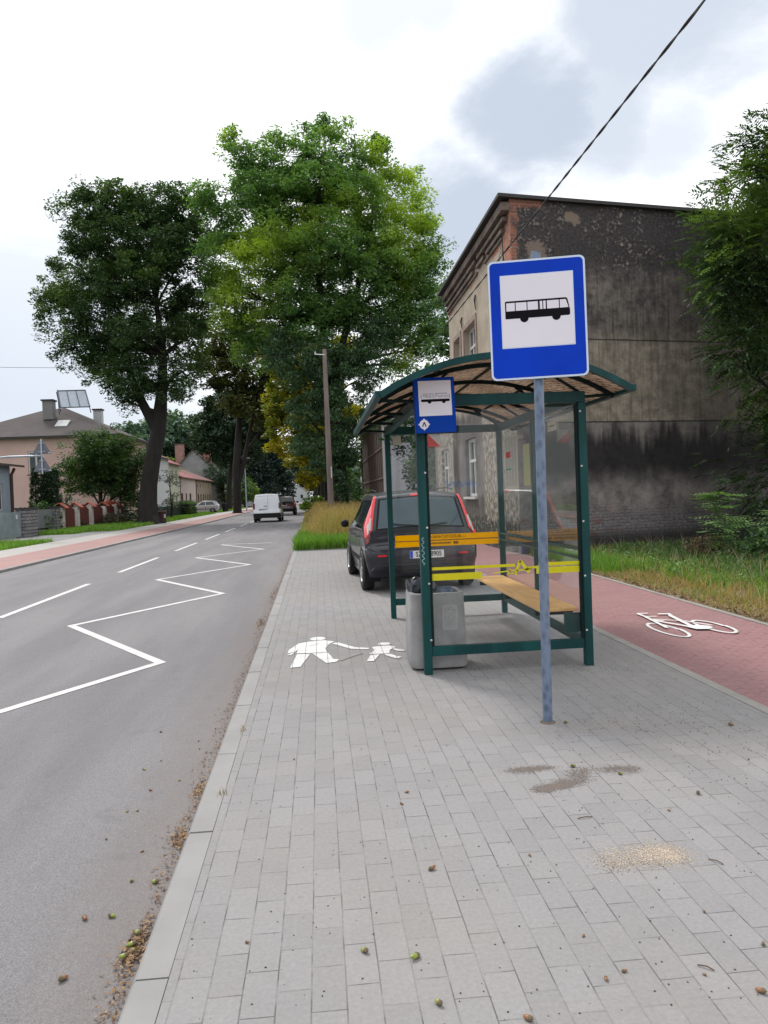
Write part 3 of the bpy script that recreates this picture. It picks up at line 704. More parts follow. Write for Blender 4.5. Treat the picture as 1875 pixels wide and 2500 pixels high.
def bus_mark(par, f, s, cx, cy, mat, matw, faded=False):
    T = lambda pts: [(cx + s * u, cy + s * v) for u, v in pts]
    b = MB()
    if not faded:
        b.prism(T([(-.205, .065), (-.195, .068), (.18, .068), (.19, .062), (.205, -.01), (.205, -.038), (.198, -.046), (-.205, -.046)]), f(0), .0006)
    else:
        b.prism(T(rrect(.41, .036, .016, 4, 0, -.030)), f(0), .0006)
    for wx in (-.085, .118):
        b.prism(T([(wx + .027 * math.cos(a), -.046 + .027 * math.sin(a)) for a in np.linspace(0, 5.98, 20)]), f(-.0001), .0009)
    o = b.build('bus_symbol', mat, par, local=True)
    b = MB()
    if not faded:
        for x0, x1 in ((-.197, -.143), (-.137, -.068), (-.062, .004), (.016, .032), (.038, .053), (.061, .136)):
            b.prism(T([(x0, .004), (x1, .004), (x1, .056), (x0, .056)]), f(.0008), .0006)
        b.prism(T([(.142, .004), (.196, .004), (.18, .056), (.142, .056)]), f(.0008), .0006)
        b.build('bus_windows', matw, par, local=True)
    else:
        rr = random.Random(2)
        for x0, x1, z0, z1 in ((-.19, -.02, .060, .064), (.0, .17, .062, .068), (-.205, -.199, .0, .045), (.195, .203, .0, .05)): b.prism(T([(x0, z0), (x1, z0), (x1, z1), (x0, z1)]), f(0), .0005)
        for i in range(17):
            x = -.17 + i * .021 + rr.uniform(-.004, .004); z0 = rr.uniform(.0, .02); b.prism(T([(x, z0), (x + .005, z0), (x + .005, z0 + rr.uniform(.02, .04)), (x, z0 + .03)]), f(0), .0005)
            if rr.random() < .5: b.prism(T([(x, .045), (x + .012, .045), (x + .012, .049), (x, .049)]), f(0), .0005)
        b.build('worn_bus_outline', matw, par, local=True)
bus_mark(sg, lambda d: F2(-.0106 - d), .97, 0, fy, m_ink, m_signw)
MB().tube([(-.01, .010, .18), (-.01, .04, .18)], .018, 10).build('clamp', m_galv, sg, local=True); MB().tube([(.0, .010, -.25), (.0, .04, -.25)], .018, 10).build('clamp', m_galv, sg, local=True)
# small sign on the shelter post
s2 = thing('bus_stop_sign', (.966, 6.18, 1.98), 'small worn blue bus stop sign with a round badge on the shelter post', 'road sign')
s2.rotation_euler = (0, R(-1.2), R(4))
G2 = lambda y0: (lambda u, v, w: (u, y0 - w, v + .22))
MB().prism(rrect(.335, .445, .006, 3), G2(.028), .05).build('sign_box', m_blue2, s2, local=True)
MB().prism(rrect(.330, .440, .005, 3), G2(-.0221), .0010).build('blue_field', M('badge_blue', (.000, .045, .34), .45, var=.1, scale=3, spec=.12), s2, local=True)
MB().prism(rrect(.270, .282, .002, 1, .003, .055), G2(-.0236), .001).build('white_field', m_signw, s2, local=True)
bus_mark(s2, lambda d: G2(-.0250 - d), .58, .005, .055, m_ink, m_ink, True)
b = MB(); b.prism([(-.098 + .038 * math.cos(a), -.152 + .038 * math.sin(a)) for a in np.linspace(0, 6.0, 24)], G2(-.0236), .001)
for a in (0, 90, 180, 270):
    c, s_ = math.cos(R(a)), math.sin(R(a)); b.prism([(-.098 + c * .049, -.152 + s_ * .049), (-.098 + c * .034 - s_ * .012, -.152 + s_ * .034 + c * .012), (-.098 + c * .034 + s_ * .012, -.152 + s_ * .034 - c * .012)], G2(-.0235), .0009)
b.build('badge', m_signw, s2, local=True)
b = MB(); b.prism(seg2((-.098, -.134), (-.113, -.172), .008), G2(-.0250), .001); b.prism(seg2((-.098, -.134), (-.083, -.172), .008), G2(-.0250), .001); b.build('badge_mark', m_ink, s2, local=True)

# ------------------------------------------------------------------ concrete litter bin
m_conc = M('bin_concrete', (.27, .265, .265), .9, var=.2, scale=7, bump=.5, bscale=120)
bn = thing('litter_bin', (.965, 6.62, 0), 'stout grey concrete litter bin with a black bag at the near shelter post', 'litter bin')
def ringsq(w, r, z, cx=.965, cy=6.62): return [(x, y, z) for x, y in rrect(w, w, r, 6, cx, cy)]
prof = [(.475, .09, .02), (.49, .09, .05), (.485, .085, .2), (.462, .08, .62), (.452, .075, .645), (.385, .06, .648), (.37, .055, .60), (.36, .05, .40)]
b = MB(); rings = [ringsq(*p[:2], p[2]) for p in prof]; n = len(rings[0])
vs = [v for r_ in rings for v in r_]
b.add(vs, [(i * n + k, i * n + (k + 1) % n, (i + 1) * n + (k + 1) % n, (i + 1) * n + k) for i in range(len(prof) - 1) for k in range(n)] + [tuple(range(n))[::-1], tuple((len(prof) - 1) * n + k for k in range(n))])
b.build('body', m_conc, bn, smooth=True, fix=False)
MB().box(.77, 1.16, 6.43, 6.81, 0, .02).build('base', m_black, bn)
MB().prism(rrect(.135, .215, .025, 5, 1.06, .44), lambda u, v, w: (u, 6.392 - w - .012 * (v - .44), v), .012).build('emblem_plate', M('emblem_concrete', (.33, .325, .32), .9, var=.12, scale=9, bump=.3, bscale=90), bn, bevel=.004)
b = MB()
for p in ([(1.02, .51), (1.02, .44), (1.06, .375), (1.10, .44), (1.10, .51), (1.02, .51)], [(1.035, .49), (1.06, .47), (1.045, .44), (1.07, .42), (1.06, .395)], [(1.085, .50), (1.075, .46), (1.09, .44)], [(1.05, .50), (1.055, .53), (1.08, .525)]):
    b.tube([(u, 6.380 - .012 * (v - .44), v) for u, v in p], .0028, 5)
b.build('emblem_relief', m_conc, bn)
# black bag gathered over a bent metal liner
b = MB(); rr = random.Random(9); n = 26; rings = []
for z, w in ((.50, .11), (.62, .12), (.68, .135), (.73, .15), (.75, .14), (.735, .13), (.69, .12)):
    rings.append([(.86 + .95 * w * math.cos(6.283 * k / n) * (1 + .12 * rr.uniform(-1, 1)) * (1 if math.cos(6.283 * k / n) < 0 else .9), 6.62 + w * math.sin(6.283 * k / n) * (1 + .10 * rr.uniform(-1, 1)), z + .018 * rr.uniform(-1, 1) * (z > .65) - (.04 if math.cos(6.283 * k / n) > .3 else 0)) for k in range(n)])
b.add([v for r_ in rings for v in r_], [(i * n + k, i * n + (k + 1) % n, (i + 1) * n + (k + 1) % n, (i + 1) * n + k) for i in range(6) for k in range(n)])
m_bag, t_, b_ = newmat('black_bag'); b_.inputs['Base Color'].default_value = (.035, .042, .052, 1); b_.inputs['Roughness'].default_value = .25
b.build('bag', m_bag, bn, fix=False)
MB().box(1.0, 1.13, 6.50, 6.504, .60, .665).box(1.0, 1.13, 6.72, 6.724, .60, .665).box(1.126, 1.13, 6.5, 6.72, .60, .665).build('liner', m_galv, bn)
# ------------------------------------------------------------------ cars
def cr(P, k):
    """Catmull-Rom refine rows of P (n, ...) by k"""
    P = np.asarray(P, float); n = len(P); out = []
    for i in range(n - 1):
        a, b_, c, d = P[max(i - 1, 0)], P[i], P[i + 1], P[min(i + 2, n - 1)]
        for j in range(k):
            s = j / k; out.append(.5 * ((2 * b_) + (c - a) * s + (2 * a - 5 * b_ + 4 * c - d) * s * s + (3 * b_ - a - 3 * c + d) * s ** 3))
    out.append(P[-1]); return np.array(out)
class Body:
    """body lofted through stations (y, sill z, belt z, top z, half width sill, half width belt, half width top)"""
    def __init__(s, st, edge=.06, crown=.03, ky=3):
        secs = []
        for (y, zb, zm, zt, wb, wm, wt) in st:
            zm = min(zm, zt - .03)
            secs.append([(0, y, zb), (wb * .92, y, zb), (wb, y, zb + .05), (wm, y, zb + .55 * (zm - zb)), (wm * .985, y, zm), ((wm * .985 + wt) / 2 + .012, y, (zm + zt - edge) / 2), (wt, y, zt - edge), (wt - edge * .9, y, zt - edge * .15), (0, y, zt + crown)])
        S = np.array(secs); S = np.minimum(cr(S, ky), 1e9)
        S = np.swapaxes(cr(np.swapaxes(S, 0, 1), 2), 0, 1); s.S = S; s.y = S[:, 8, 1]; s.k = 2
    def pt(s, a, k):
        """a: station position in refined index, k: section position in original control index (0..8)"""
        k = k * s.k; a = min(max(a, 0), len(s.S) - 1.001); k = min(max(k, 0), s.S.shape[1] - 1.001)
        i, j = int(a), int(k); u, v = a - i, k - j; S = s.S
        return S[i, j] * (1 - u) * (1 - v) + S[i + 1, j] * u * (1 - v) + S[i, j + 1] * (1 - u) * v + S[i + 1, j + 1] * u * v
    def ay(s, y): return float(np.interp(y, s.y, np.arange(len(s.y))))
    def kz(s, a, z):
        ks = np.linspace(2, 6.5, 46); zz = [s.pt(a, k)[2] for k in ks]; return float(np.interp(z, zz, ks))
    def az(s, z):   # station on the tail where the top surface has height z
        aa = np.linspace(0, s.ay(.75), 120); zz = [s.pt(a, 7.4)[2] for a in aa]; return float(np.interp(z, np.maximum.accumulate(zz), aa))
    def nrm(s, a, k):
        e = .15; da = s.pt(a + e, k) - s.pt(a - e, k); dk = s.pt(a, k + e) - s.pt(a, k - e); n = np.cross(dk, da)
        l = np.linalg.norm(n); return n / l if l > 1e-9 else np.array([0, 0, 1.])
    def patch(s, grid, off):
        """grid of (a,k) -> points on the surface, pushed outwards"""
        V = []
        for row in grid:
            for (a, k) in row:
                p = s.pt(a, k); n = s.nrm(a, k)
                if n[0] * p[0] + n[2] * (p[2] - .7) + n[1] * (p[1] - 2.0) * .3 < 0: n = -n
                V.append(p + n * off)
        return np.array(V), len(grid), len(grid[0])
    def mesh(s, name, mat, par):
        S = s.S; n, m = S.shape[:2]; L = S.copy(); L[:, :, 0] *= -1
        V = np.concatenate([S, L[:, 1:-1][:, ::-1]], 1); m2 = V.shape[1]; V = V.reshape(-1, 3)
        F = [(i * m2 + k, i * m2 + (k + 1) % m2, (i + 1) * m2 + (k + 1) % m2, (i + 1) * m2 + k) for i in range(n - 1) for k in range(m2)]
        b = MB(); b.add(V, F + [tuple(range(m2))[::-1], tuple((n - 1) * m2 + k for k in range(m2))]); return b.build(name, mat, par, smooth=True, local=True)
    def side(s, name, quad, mat, par, off=.004, sides=(1, -1), nu=8, nv=5):
        """quad: (y,z) corners bl, br, tr, tl on the flank"""
        out = []
        q = np.array(quad, float)
        for sg_ in sides:
            grid = []
            for j in range(nv + 1):
                row = []
                for i in range(nu + 1):
                    u, v = i / nu, j / nv; p = q[0] * (1 - u) * (1 - v) + q[1] * u * (1 - v) + q[2] * u * v + q[3] * (1 - u) * v
                    a = s.ay(p[0]); row.append((a, s.kz(a, p[1])))
                grid.append(row)
            V, r_, c_ = s.patch(grid, off); V[:, 0] *= sg_
            b = MB(); b.add(V, [(j * c_ + i, j * c_ + i + 1, (j + 1) * c_ + i + 1, (j + 1) * c_ + i) for j in range(r_ - 1) for i in range(c_ - 1)])
            out.append(b.build(name, mat, par, smooth=True, local=True, fix=False))
        return out
    def tail(s, name, quad, mat, par, off=.004, nu=10, nv=5, both=False):
        """quad: (x,z) corners on the tailgate; x in metres from the centre"""
        out = []; q = np.array(quad, float)
        for sg_ in ((1, -1) if both else (1,)):
            V = []
            for j in range(nv + 1):
                for i in range(nu + 1):
                    u, v = i / nu, j / nv; p = q[0] * (1 - u) * (1 - v) + q[1] * u * (1 - v) + q[2] * u * v + q[3] * (1 - u) * v
                    a = s.az(p[1]); ks = np.linspace(5.6, 8, 40); xx = [-s.pt(a, k)[0] for k in ks]; k = float(np.interp(-abs(p[0]), xx, ks))
                    P = s.pt(a, k); n = s.nrm(a, min(k, 7.6)); n = n if n[1] < 0 else -n
                    P = P + np.array([0, n[1], n[2]]) * off; V.append((sg_ * math.copysign(P[0], p[0]), P[1], P[2]))
            c_ = nu + 1; b = MB(); b.add(V, [(j * c_ + i, j * c_ + i + 1, (j + 1) * c_ + i + 1, (j + 1) * c_ + i) for j in range(nv) for i in range(nu)])
            out.append(b.build(name, mat, par, smooth=True, local=True, fix=False))
        return out
    def band(s, name, y0, y1, k0, k1, mat, par, off=.006, na=14, nk=16):
        out = []
        for sg_ in (1, -1):
            a0, a1 = s.ay(y0), s.ay(y1)
            grid = [[(a0 + (a1 - a0) * i / na, k0 + (k1 - k0) * j / nk) for i in range(na + 1)] for j in range(nk + 1)]
            V, r_, c_ = s.patch(grid, off); V[:, 0] *= sg_
            b = MB(); b.add(V, [(j * c_ + i, j * c_ + i + 1, (j + 1) * c_ + i + 1, (j + 1) * c_ + i) for j in range(r_ - 1) for i in range(c_ - 1)])
            out.append(b.build(name, mat, par, smooth=True, local=True, fix=False))
        return out
def paint(name, c, metal=.45, rough=.32, coat=.8): return M(name, c, rough, metal=metal, var=.06, scale=2, coat=coat)
def carglass(name, c=(.012, .018, .020), rough=.06):
    m, t, b = newmat(name); n = t.noise(t.obj(), 3, 4, .6)
    t.put(b.inputs['Base Color'], t.mix(n, c, tuple(x * 2 for x in c))); b.inputs['Roughness'].default_value = rough; b.inputs['Specular IOR Level'].default_value = .55; b.inputs['Coat Weight'].default_value = .15; b.inputs['Coat Roughness'].default_value = .02; return m
m_cg = carglass('car_glass'); m_cg2 = carglass('rear_glass', (.020, .040, .052), .05)
m_lred = M('lamp_red', (.72, .010, .020), .18, var=.1, scale=20, coat=.8)
m_lwhite = M('lamp_clear', (.48, .44, .44), .2, var=.15, scale=40, coat=.6)
m_alloy = M('alloy', (.42, .42, .43), .35, metal=.7, var=.15, scale=12)
m_trim = M('black_plastic', (.012, .012, .013), .65, var=.15, spec=.2)
m_under = M('underbody', (.006, .006, .006), .9)
m_plate = M('number_plate', (.68, .68, .66), .4, var=.04)
def wheel(par, x, y, r, w, side, rim=.62, spokes=7, full=True):
    f = lambda a, b_, h: (x + side * h, y + a, r + b_)
    t_ = MB(); t_.lathe([(r * rim, -w / 2), (r * .93, -w / 2), (r, -w * .32), (r, w * .32), (r * .95, w * .46), (r * .8, w * .5), (r * rim, w * .46), (r * rim * .98, w * .30)], f, 28)
    wh = t_.build('wheel', m_black, par, smooth=True, local=True, fix=False)
    b = MB(); b.lathe([(r * rim * .99, w * .28), (r * rim, w * .47), (r * rim * .93, w * .47), (r * rim * .9, w * .33)], f, 28)
    for i in range(spokes):
        a = 6.2832 * i / spokes; c, s_ = math.cos(a), math.sin(a)
        b.add([f(c * r * .10 - s_ * r * .075, s_ * r * .10 + c * r * .075, w * .44), f(c * r * .10 + s_ * r * .075, s_ * r * .10 - c * r * .075, w * .44), f(c * r * rim * .95 + s_ * r * .05, s_ * r * rim * .95 - c * r * .05, w * .42), f(c * r * rim * .95 - s_ * r * .05, s_ * r * rim * .95 + c * r * .05, w * .42)], [(0, 1, 2, 3)])
    b.lathe([(r * .16, w * .30), (r * .16, w * .45), (r * .1, w * .47)], f, 14); b.build('rim', m_alloy, wh, local=True, fix=False)
    b = MB(); b.lathe([(r * rim * .96, -w * .2), (r * rim * .96, w * .12)], f, 24); b.build('hub_well', m_under, wh, local=True, fix=False)
def arch(par, x, y, r, side, R_=1.16):
    b = MB(); n = 24; z0 = max(.17, r - r * R_)
    pts = [(y + r * R_ * math.cos(a), r + r * R_ * math.sin(a)) for a in np.linspace(-.45, math.pi + .45, n)]
    b.prism(pts, lambda u, v, w: (x + side * (w - .25), u, v), .25); return b.build('wheel_arch', m_under, par, local=True)
def pen_plate(par, y, z, txt_l, txt_r, w=.52, h=.114, x=0, lean=0.0):
    p = MB().box(x - w / 2, x + w / 2, y - .012, y - .002, z, z + h).build('number_plate', m_plate, par, local=True)
    MB().box(x - w / 2 + .002, x - w / 2 + .045, y - .0135, y - .0122, z + .003, z + h - .003).build('plate_band', M('plate_blue', (.01, .06, .5), .4), p, local=True)
    for tx, cx in ((txt_l, x - .125), (txt_r, x + .14)):
        if tx: put_text('plate_lettering', tx, .105, lambda u, v, c=cx: (c + u * .82, y - .0140, z + h * .5 + v), m_ink, p, bold=.0015)
    return p

# dark estate-like hatchback parked on the pavers
m_dark = paint('charcoal_paint', (.020, .020, .029), .25, .32, .4)
c1 = thing('parked_car', (1.53, 11.48, 0), 'dark charcoal hatchback with tall red tail lights parked on the pavers behind the shelter', 'car')
c1.rotation_euler = (0, 0, R(2.4))
B1 = Body([(0, .42, .60, .66, .66, .70, .66), (.03, .36, .62, .70, .74, .80, .74), (.085, .31, .66, .735, .78, .845, .78), (.115, .27, .70, .80, .79, .855, .80), (.14, .24, .80, .95, .80, .86, .775),
           (.25, .22, .90, 1.18, .80, .862, .735), (.37, .21, .92, 1.40, .80, .862, .685), (.47, .20, .93, 1.475, .80, .862, .655), (.8, .20, .93, 1.505, .80, .862, .645), (1.5, .20, .92, 1.525, .80, .862, .64), (2.2, .20, .91, 1.505, .80, .862, .635),
           (2.65, .20, .90, 1.40, .80, .862, .64), (3.05, .20, .90, 1.13, .80, .86, .70), (3.3, .21, .88, .985, .79, .85, .76), (3.7, .23, .80, .90, .76, .83, .72), (3.92, .27, .66, .74, .66, .76, .62), (4.0, .34, .50, .58, .52, .6, .5)], ky=3)
B1.mesh('body', m_dark, c1)
B1.side('window', [(2.62, .955), (1.72, .955), (1.78, 1.40), (2.30, 1.385)], m_cg, c1); B1.side('window', [(1.66, .955), (.88, .965), (.93, 1.405), (1.72, 1.402)], m_cg, c1)
B1.side('window', [(.80, .975), (.52, 1.03), (.60, 1.39), (.85, 1.405)], m_cg, c1)
B1.side('pillar_trim', [(1.72, .95), (1.66, .95), (1.72, 1.41), (1.78, 1.41)], m_trim, c1, off=.005, nu=2)
B1.tail('rear_window', [(-.655, .985), (.655, .985), (.575, 1.415), (-.575, 1.415)], m_cg2, c1, off=.005)
B1.tail('window_frame', [(-.69, .965), (.69, .965), (.605, 1.435), (-.605, 1.435)], m_trim, c1, off=.003)
B1.band('tail_light', .142, .43, 4.35, 6.85, m_lred, c1, off=.020)
B1.band('tail_light_lens', .150, .235, 5.2, 6.65, m_lwhite, c1, off=.027, na=4)
B1.band('tail_light_base', .120, .145, 4.3, 6.5, M('lamp_dark_red', (.22, .008, .015), .2, coat=.7), c1, off=.009, na=4)
B1.tail('third_brake_light', [(-.10, 1.435), (.10, 1.435), (.095, 1.462), (-.095, 1.462)], m_lred, c1, off=.012, nu=4, nv=2)
B1.tail('hatch_seam', [(-.70, .735), (.70, .735), (.70, .742), (-.70, .742)], m_under, c1, off=.004, nv=1)
MB().box(-.62, .62, -.004, .02, .455, .462).build('bumper_seam', m_under, c1, local=True)
MB().box(-.60, .60, -.010, .06, .34, .40).build('lower_bumper', m_trim, c1, local=True, bevel=.01)
B1.side('bumper_corner_trim', [(.10, .665), (.52, .665), (.52, .70), (.10, .715)], m_alloy, c1, off=.006, nu=6, nv=2)
for s_ in (-1, 1): MB().box(s_ * .62 - .07, s_ * .62 + .07, -.008, .01, .56, .585).build('reflector', m_lred, c1, local=True)
B1.side('door_seam', [(1.72, .36), (1.708, .36), (1.70, .95), (1.712, .95)], m_under, c1, off=.003, nu=1); B1.side('door_seam', [(2.72, .36), (2.708, .36), (2.70, .93), (2.712, .93)], m_under, c1, off=.003, nu=1)
B1.side('door_seam', [(1.02, .66), (1.008, .66), (.84, .95), (.852, .95)], m_under, c1, off=.003, nu=1)
B1.side('side_moulding', [(2.70, .42), (1.0, .42), (1.0, .49), (2.70, .49)], m_trim, c1, off=.010, nu=12, nv=2)
B1.side('waist_trim', [(2.72, .935), (.62, .945), (.62, .957), (2.72, .947)], m_alloy, c1, off=.006, nu=14, nv=1)
for x_, s_ in ((-.875, -1), (.875, 1)):
    for yy in (1.12, 2.08): MB().tube([(x_, yy, .815), (x_ + s_ * .022, yy + .02, .822), (x_ + s_ * .022, yy + .15, .826), (x_, yy + .17, .82)], .011, 6).build('door_handle', m_dark, c1, smooth=True, local=True)
    b = MB(); b.lathe([(.02, -.06), (.07, -.045), (.085, 0), (.06, .045), (.015, .06)], lambda a, q, h, x_=x_, s_=s_: (x_ + s_ * .09 + a * .9, 2.62 + h, .99 + q * .85), 14); b.build('wing_mirror', m_trim, c1, smooth=True, local=True)
    MB().box(x_ - .02, x_ + .05 * s_, 2.60, 2.64, .93, .955).build('mirror_arm', m_trim, c1, local=True)
    for yy in (.66, 3.18):
        arch(c1, x_ * .990, yy, .315, s_); wheel(c1, x_ * .905, yy, .315, .19, s_)
    MB().tube([(s_ * .60, .55, 1.535), (s_ * .61, 1.0, 1.565), (s_ * .61, 2.0, 1.56), (s_ * .59, 2.35, 1.53)], .012, 6).build('roof_rail', m_trim, c1, smooth=True, local=True)
MB().tube([(-.02, .128, 1.00), (-.30, .130, 1.025), (-.44, .15, 1.045)], .009, 5).build('wiper', m_trim, c1, local=True)
MB().tube([(.10, .128, 1.00), (.42, .140, 1.035)], .007, 5).build('wiper', m_trim, c1, local=True)
pen_plate(c1, .002, .515, 'SZ', '8905', x=.06)

# white panel van on the road
m_vw = paint('white_van_paint', (.62, .64, .68), 0, .35)
c2 = thing('van', (-3.40, 50.6, -.06), 'white panel van with twin rear doors driving away on the road', 'van')
B2 = Body([(0, .42, .62, .72, .74, .80, .76), (.05, .34, .70, .86, .84, .88, .82), (.09, .30, 1.0, 1.30, .85, .90, .80), (.14, .28, 1.05, 1.62, .85, .90, .76), (.24, .28, 1.05, 1.79, .85, .90, .72), (.5, .28, 1.05, 1.83, .85, .90, .71), (2.2, .28, 1.05, 1.84, .85, .90, .71), (2.9, .28, 1.05, 1.70, .85, .89, .70), (3.5, .28, 1.0, 1.12, .83, .87, .74), (4.2, .30, .85, .92, .78, .82, .66), (4.38, .36, .55, .62, .64, .7, .6)], ky=3)
B2.mesh('body', m_vw, c2)
for s_ in (-1, 1): MB().box(s_ * .835 - .065, s_ * .835 + .065, .02, .16, .88, 1.26).build('tail_light', M('lamp_smoked_red', (.10, .012, .02), .3, coat=.3), c2, local=True, bevel=.02)
B2.side('window', [(3.3, 1.08), (2.2, 1.08), (2.25, 1.62), (2.95, 1.60)], m_cg, c2)
MB().box(-.88, .88, -.045, .06, .30, .60).build('bumper', m_trim, c2, local=True, bevel=.03)
B2.tail('door_seam', [(.06, .74), (.072, .74), (.072, 1.70), (.06, 1.70)], m_under, c2, off=.006, nu=1, nv=10)
B2.tail('door_top_seam', [(-.62, 1.70), (.62, 1.70), (.62, 1.712), (-.62, 1.712)], m_under, c2, off=.006, nv=1)
B2.tail('door_handle', [(-.19, 1.02), (.02, 1.02), (.02, 1.06), (-.19, 1.06)], m_trim, c2, off=.02, nu=3, nv=1)
for z in (.80, 1.2, 1.45):
    for s_ in (-1, 1): MB().box(s_ * .80 - .02, s_ * .80 + .02, .05, .10, z, z + .06).build('hinge', m_vw, c2, local=True)
pv = pen_plate(c2, .035, .735, '', '', x=-.24); MB().box(-.50, .02, .036, .075, .70, .885).build('plate_recess', m_trim, c2, local=True)
b = MB(); rr = random.Random(4)
for i in range(7): b.box(-.44 + i * .062, -.44 + i * .062 + .03, .0205, .0215, .765, .825)
b.build('plate_lettering', m_ink, pv, local=True)
for x_, s_ in ((-.90, -1), (.90, 1)):
    for yy in (.70, 3.45): arch(c2, x_ * .98, yy, .32, s_); wheel(c2, x_ * .895, yy, .32, .2, s_, full=False)
    b = MB(); b.box(x_ + s_ * .02, x_ + s_ * .20, 3.05, 3.12, 1.05, 1.28); b.build('wing_mirror', m_trim, c2, local=True, bevel=.02)

# dark SUV ahead of the van
m_sv = paint('dark_red_paint', (.055, .012, .016), .3, .3)
c3 = thing('car', (-2.95, 67.5, -.06), 'dark red and black off road car just ahead of the white van', 'car')
B3 = Body([(0, .45, .65, .74, .72, .78, .72), (.06, .38, .8, .95, .82, .88, .80), (.12, .34, 1.0, 1.12, .84, .89, .77), (.36, .32, 1.02, 1.50, .84, .89, .68), (.5, .32, 1.02, 1.60, .84, .89, .66), (2.2, .32, 1.02, 1.62, .84, .89, .65), (2.9, .32, 1.0, 1.35, .84, .88, .68), (3.3, .32, .98, 1.08, .83, .87, .74), (4.0, .34, .88, .96, .78, .82, .66), (4.2, .42, .6, .66, .64, .7, .6)], ky=3)
B3.mesh('body', m_sv, c3); B3.tail('rear_window', [(-.66, 1.08), (.66, 1.08), (.58, 1.52), (-.58, 1.52)], m_cg, c3)
B3.side('window', [(2.8, 1.06), (.6, 1.08), (.7, 1.50), (2.4, 1.48)], m_cg, c3); B3.band('tail_light', .07, .16, 4.4, 6.4, m_lred, c3, off=.01)
MB().box(-.80, .80, -.05, .06, .40, .62).build('bumper', m_trim, c3, local=True, bevel=.03); pen_plate(c3, .04, .78, '', '', x=-.1)
for x_, s_ in ((-.89, -1), (.89, 1)):
    for yy in (.70, 3.3): arch(c3, x_ * .98, yy, .36, s_); wheel(c3, x_ * .895, yy, .36, .23, s_)
    MB().box(x_ + s_ * .02, x_ + s_ * .22, 2.65, 2.72, 1.05, 1.22).build('wing_mirror', m_trim, c3, local=True, bevel=.02)
    MB().tube([(s_ * .6, .5, 1.64), (s_ * .61, 1.0, 1.68), (s_ * .61, 2.0, 1.68), (s_ * .6, 2.3, 1.63)], .015, 6).build('roof_rail', m_trim, c3, local=True)

# silver hatchback parked across the far pavement
m_si = paint('silver_paint', (.42, .42, .42), .5, .3)
c4 = thing('parked_car', (-12.15, 96.0, 0), 'silver hatchback parked side on between the clipped hedge and a black bin', 'car', rz=R(88))
B4 = Body([(0, .42, .60, .66, .66, .74, .68), (.05, .34, .68, .86, .76, .82, .76), (.12, .27, .86, .96, .80, .85, .76), (.40, .22, .90, 1.30, .80, .855, .68), (.62, .20, .90, 1.42, .80, .855, .64), (1.5, .20, .90, 1.49, .80, .855, .62), (2.1, .20, .90, 1.45, .80, .855, .62), (2.8, .20, .90, 1.10, .80, .855, .70), (3.2, .21, .86, .96, .78, .84, .72), (3.85, .25, .70, .78, .70, .78, .64), (4.1, .36, .5, .56, .55, .6, .5)], ky=3)
B4.mesh('body', m_si, c4); B4.side('window', [(2.55, .95), (1.62, .94), (1.68, 1.36), (2.1, 1.34)], m_cg, c4); B4.side('window', [(1.55, .94), (.42, .98), (.75, 1.36), (1.62, 1.37)], m_cg, c4)
B4.tail('rear_window', [(-.62, .98), (.62, .98), (.55, 1.36), (-.55, 1.36)], m_cg, c4); B4.band('tail_light', .06, .14, 4.4, 6.2, m_lred, c4, off=.01)
B4.side('side_moulding', [(2.7, .44), (.9, .44), (.9, .50), (2.7, .50)], m_trim, c4, off=.01, nv=1); B4.side('door_seam', [(1.62, .3), (1.60, .3), (1.58, .93), (1.60, .93)], m_under, c4, off=.004, nu=1)
MB().box(-.70, .70, -.02, .05, .34, .46).build('bumper', m_trim, c4, local=True, bevel=.02); pen_plate(c4, .05, .62, '', '')
for x_, s_ in ((-.86, -1), (.86, 1)):
    for yy in (.75, 3.25): arch(c4, x_ * .985, yy, .31, s_); wheel(c4, x_ * .90, yy, .31, .19, s_)
    MB().box(x_ + s_ * .02, x_ + s_ * .18, 2.45, 2.5, .93, 1.06).build('wing_mirror', m_si, c4, local=True, bevel=.02)
# ------------------------------------------------------------------ buildings
def wallface(b, o, u, n, L, H, holes=(), depth=.16, m=0, top=None):
    """wall sheet with openings and their reveals; holes (s0,s1,z0,z1)"""
    o = Vector(o); u = Vector(u).normalized(); n = Vector(n).normalized()
    ss = sorted({0, L} | {h[0] for h in holes} | {h[1] for h in holes}); zs = sorted({0, H} | {h[2] for h in holes} | {h[3] for h in holes})
    P = lambda s, z, d=0: o + u * s + Vector((0, 0, z)) - n * d
    for i in range(len(ss) - 1):
        for j in range(len(zs) - 1):
            cs, cz = (ss[i] + ss[i + 1]) / 2, (zs[j] + zs[j + 1]) / 2
            if any(h[0] < cs < h[1] and h[2] < cz < h[3] for h in holes): continue
            b.add([P(ss[i], zs[j]), P(ss[i + 1], zs[j]), P(ss[i + 1], zs[j + 1]), P(ss[i], zs[j + 1])], [(0, 1, 2, 3)], m)
    for s0, s1, z0, z1 in holes:
        for a, c in (((s0, z0), (s1, z0)), ((s1, z0), (s1, z1)), ((s1, z1), (s0, z1)), ((s0, z1), (s0, z0))):
            b.add([P(*a), P(*c), P(*c, depth), P(*a, depth)], [(0, 1, 2, 3)], m)
    return b
m_wframe = M('window_white', (.55, .54, .52), .5, var=.08)
m_wpane = carglass('window_glass', (.02, .025, .028), .08)
m_brownf = M('window_brown', (.085, .035, .025), .6, var=.2)
m_door = M('dark_red_door', (.16, .045, .04), .6, var=.2)
